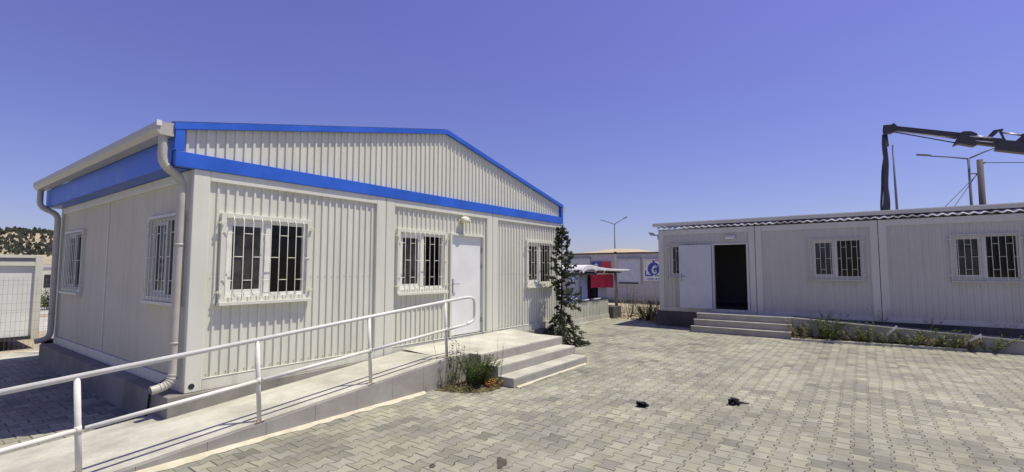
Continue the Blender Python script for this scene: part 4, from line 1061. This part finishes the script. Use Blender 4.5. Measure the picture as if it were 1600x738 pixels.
mb = MB(); mb.tube([(CX, -4.75, 6.60), (CX, -6.6, 6.15)], .085, 10); mb.prism([(CX-.14, y, z) for y, z in ((-4.45, 6.30), (-4.75, 6.60), (-5.1, 6.50), (-5.1, 6.15))][::-1], (.28, 0, 0)); CB(mb, 'hydraulic_ram', M['crane'])
mb = MB(); mb.box(CX-.3, -9.8, 1.4, CX+.3, -9.2, 5.1); CB(mb, 'column', M['crane'], bevel=.02)
mb = MB(); mb.box(CX-1.2, -12.5, .95, CX+1.2, -6.6, 1.4); mb.box(CX-1.1, -6.5, .6, CX+1.1, -4.6, 2.6) ; CB(mb, 'truck_body', M['kgrey'], bevel=.05)
for y in (-5.6, -10.2, -11.6):
    for s in (-1, 1):
        mb = MB(); mb.tube([(CX+s*1.0-.15, y, .5), (CX+s*1.0+.15, y, .5)], .5, 20); CB(mb, 'wheel', M['black'])
for (dy0, bow, rr_, b_) in ((0, .02, .085, .0), (.05, .10, .04, .22), (-.05, .0, .06, -.06)):
    pts = []
    for i in range(31):
        t = i/30; z = 7.28-5.4*t
        pts.append((CX+(.06 if b_ else 0), -.985+dy0*t+.16*t+bow*math.sin(t*math.pi)+b_*max(0, t-.35)**1.6*1.6+.022*math.sin(t*11+rr_*90)+.012*math.sin(t*23+b_*9), z))
    mb = MB(); mb.tube(pts, rr_, 8); CB(mb, 'hose', M['crane'])
mb = MB(); mb.tube([(CX, -.97, 7.3), (CX, -1.0, 6.8)], .085, 10); CB(mb, 'hose_coupling', M['crane'])

# ================================================================ LEFT BACKGROUND
lc = thing('site_cabin', 'white site cabin on blocks standing behind the mesh fence at far left', 'cabin', (1.5, 16.2, 0))
def LB(mb, name, mat, **k):
    o = mb.build(name, mat, lc, **k); o.location = (-1.5, -16.2, 0); return o
LY, LX1, LX0 = 16.2, 2.62, -1.4
mb = MB(); mb.box(LX0+.1, LY+.03, .25, LX1-.1, LY+2.4, 2.1); LB(mb, 'wall_panel', M['door'])
for a in (LX1-.14, LX0):
    mb = MB(); mb.box(a, LY-.03, .22, a+.14, LY+2.42, 2.24); LB(mb, 'corner_post', M['frame'], bevel=.01)
mb = MB(); mb.box(LX0+.141, LY-.028, 1.98, LX1-.141, LY+2.4, 2.07); mb.box(LX0+.141, LY-.028, 2.17, LX1-.141, LY+2.4, 2.24); LB(mb, 'top_rail', M['frame'])
mb = MB(); mb.box(LX0+.141, LY-.0, 2.07, LX1-.141, LY+2.3, 2.17); LB(mb, 'top_slot', M['steel'])
mb = MB(); mb.box(LX0, LY-.04, .22, LX1-.142, LY+2.4, .30); mb.box(LX0+.3, LY+.1, -.02, LX1-.5, LY+2.2, .22); LB(mb, 'skid', M['dark'])
fn = thing('mesh_fence', 'thin welded wire fence panel joining the office corner at far left', 'fence', (0, 15.0, 0))
mb = MB(); fy = 15.0; fx0, fx1 = -3.2, 2.62
x = fx0
while x <= fx1: mb.box(x-.0017, fy-.0017, .1, x+.0017, fy+.0017, 1.72); x += .075
for z in (.12, .35, .55, .75, .95, 1.0, 1.15, 1.35, 1.55, 1.65): mb.box(fx0, fy-.0065, z-.002, fx1, fy-.002, z+.002)
o = mb.build('mesh_panel', M['steel'], fn); o.location = (0, -15, 0)
for x in (fx0, -.3, 2.62):
    mb = MB(); mb.box(x-.025, fy+.003, 0, x+.025, fy+.053, 1.8); o = mb.build('post', M['steel'], fn); o.location = (0, -15, 0)
fb = thing('site_cabin', 'tiny distant white cabin in the gap behind the office corner', 'cabin', (6.1, 36, 0))
mb = MB(); mb.box(-.5, 0, 0, 3, 2.5, 2.0); mb.build('wall', M['wall'], fb)
mb = MB(); mb.box(-.56, -.06, 2.0, 3.06, 2.56, 2.1); mb.build('roof', M['kgrey'], fb); mb = MB(); mb.box(-.2, -.02, .9, .5, -.001, 1.6); mb.build('window', M['dark'], fb)
weed('bush', 'small dark bush before the tiny distant cabin at far left', 'bush', (5.35, 31, 0), 1.1, 40, .5, M['weed'], 90, .16, .07, .006, 18, base=.3)
mb = MB(); mb.box(2.32, 13.75, .2, 2.62, 14.05, .42); mb.tube([(2.47, 13.76, .36), (2.45, 13.7, .34), (2.43, 13.62, .41)], .014, 6)
tag(mb.build('drain_box', M['black'], bevel=.01), 'small black drain box at the rear corner of the gabled office', 'drain box')

# ================================================================ LIGHT, SKY, CAMERA
to_sun = Vector((.26, -.33, 1.0)).normalized()
elev = math.asin(to_sun.z); az = math.atan2(to_sun.x, to_sun.y)
sd = bpy.data.lights.new('sun', 'SUN'); sd.energy = 5.0; sd.angle = R(.53); sd.color = (1.0, .945, .79)
so = bpy.data.objects.new('sun', sd); col.objects.link(so); so.rotation_euler = to_sun.to_track_quat('Z', 'Y').to_euler(); so.location = (0, 0, 30)
w = bpy.data.worlds.new('World'); scene.world = w; w.use_nodes = True; nt = w.node_tree
bg = nt.nodes['Background']
sk = N(nt, 'ShaderNodeTexSky'); sk.sky_type = 'NISHITA'; sk.sun_disc = False
sk.sun_elevation = elev; sk.sun_rotation = az; sk.air_density = 1.0; sk.dust_density = .35; sk.ozone_density = 1.6
gd = N(nt, 'ShaderNodeSeparateXYZ'); nt.links.new(N(nt, 'ShaderNodeTexCoord').outputs['Generated'], gd.inputs[0])
c = mixc(nt, rng(nt, gd.outputs['Z'], 0, .5), (.68, .67, .95), (1.05, .74, 1.30))
c = mixc(nt, 1.0, sk.outputs[0], c, 'MULTIPLY')
nt.links.new(c, bg.inputs['Color']); bg.inputs['Strength'].default_value = .11

cd = bpy.data.cameras.new('camera'); cam = bpy.data.objects.new('camera', cd); col.objects.link(cam)
cd.sensor_width = 36; cd.lens = 743*36/1600; cd.clip_end = 3000; cd.clip_start = .05
yaw, pitch = R(36.27), R(3.99)
f = Vector((math.cos(yaw)*math.cos(pitch), math.sin(yaw)*math.cos(pitch), math.sin(pitch)))
cam.location = (0, 0, 1.897); cam.rotation_euler = f.to_track_quat('-Z', 'Y').to_euler()
scene.camera = cam
scene.render.engine = 'CYCLES'
scene.view_settings.view_transform = 'Standard'; scene.view_settings.look = 'None'; scene.view_settings.exposure = 0
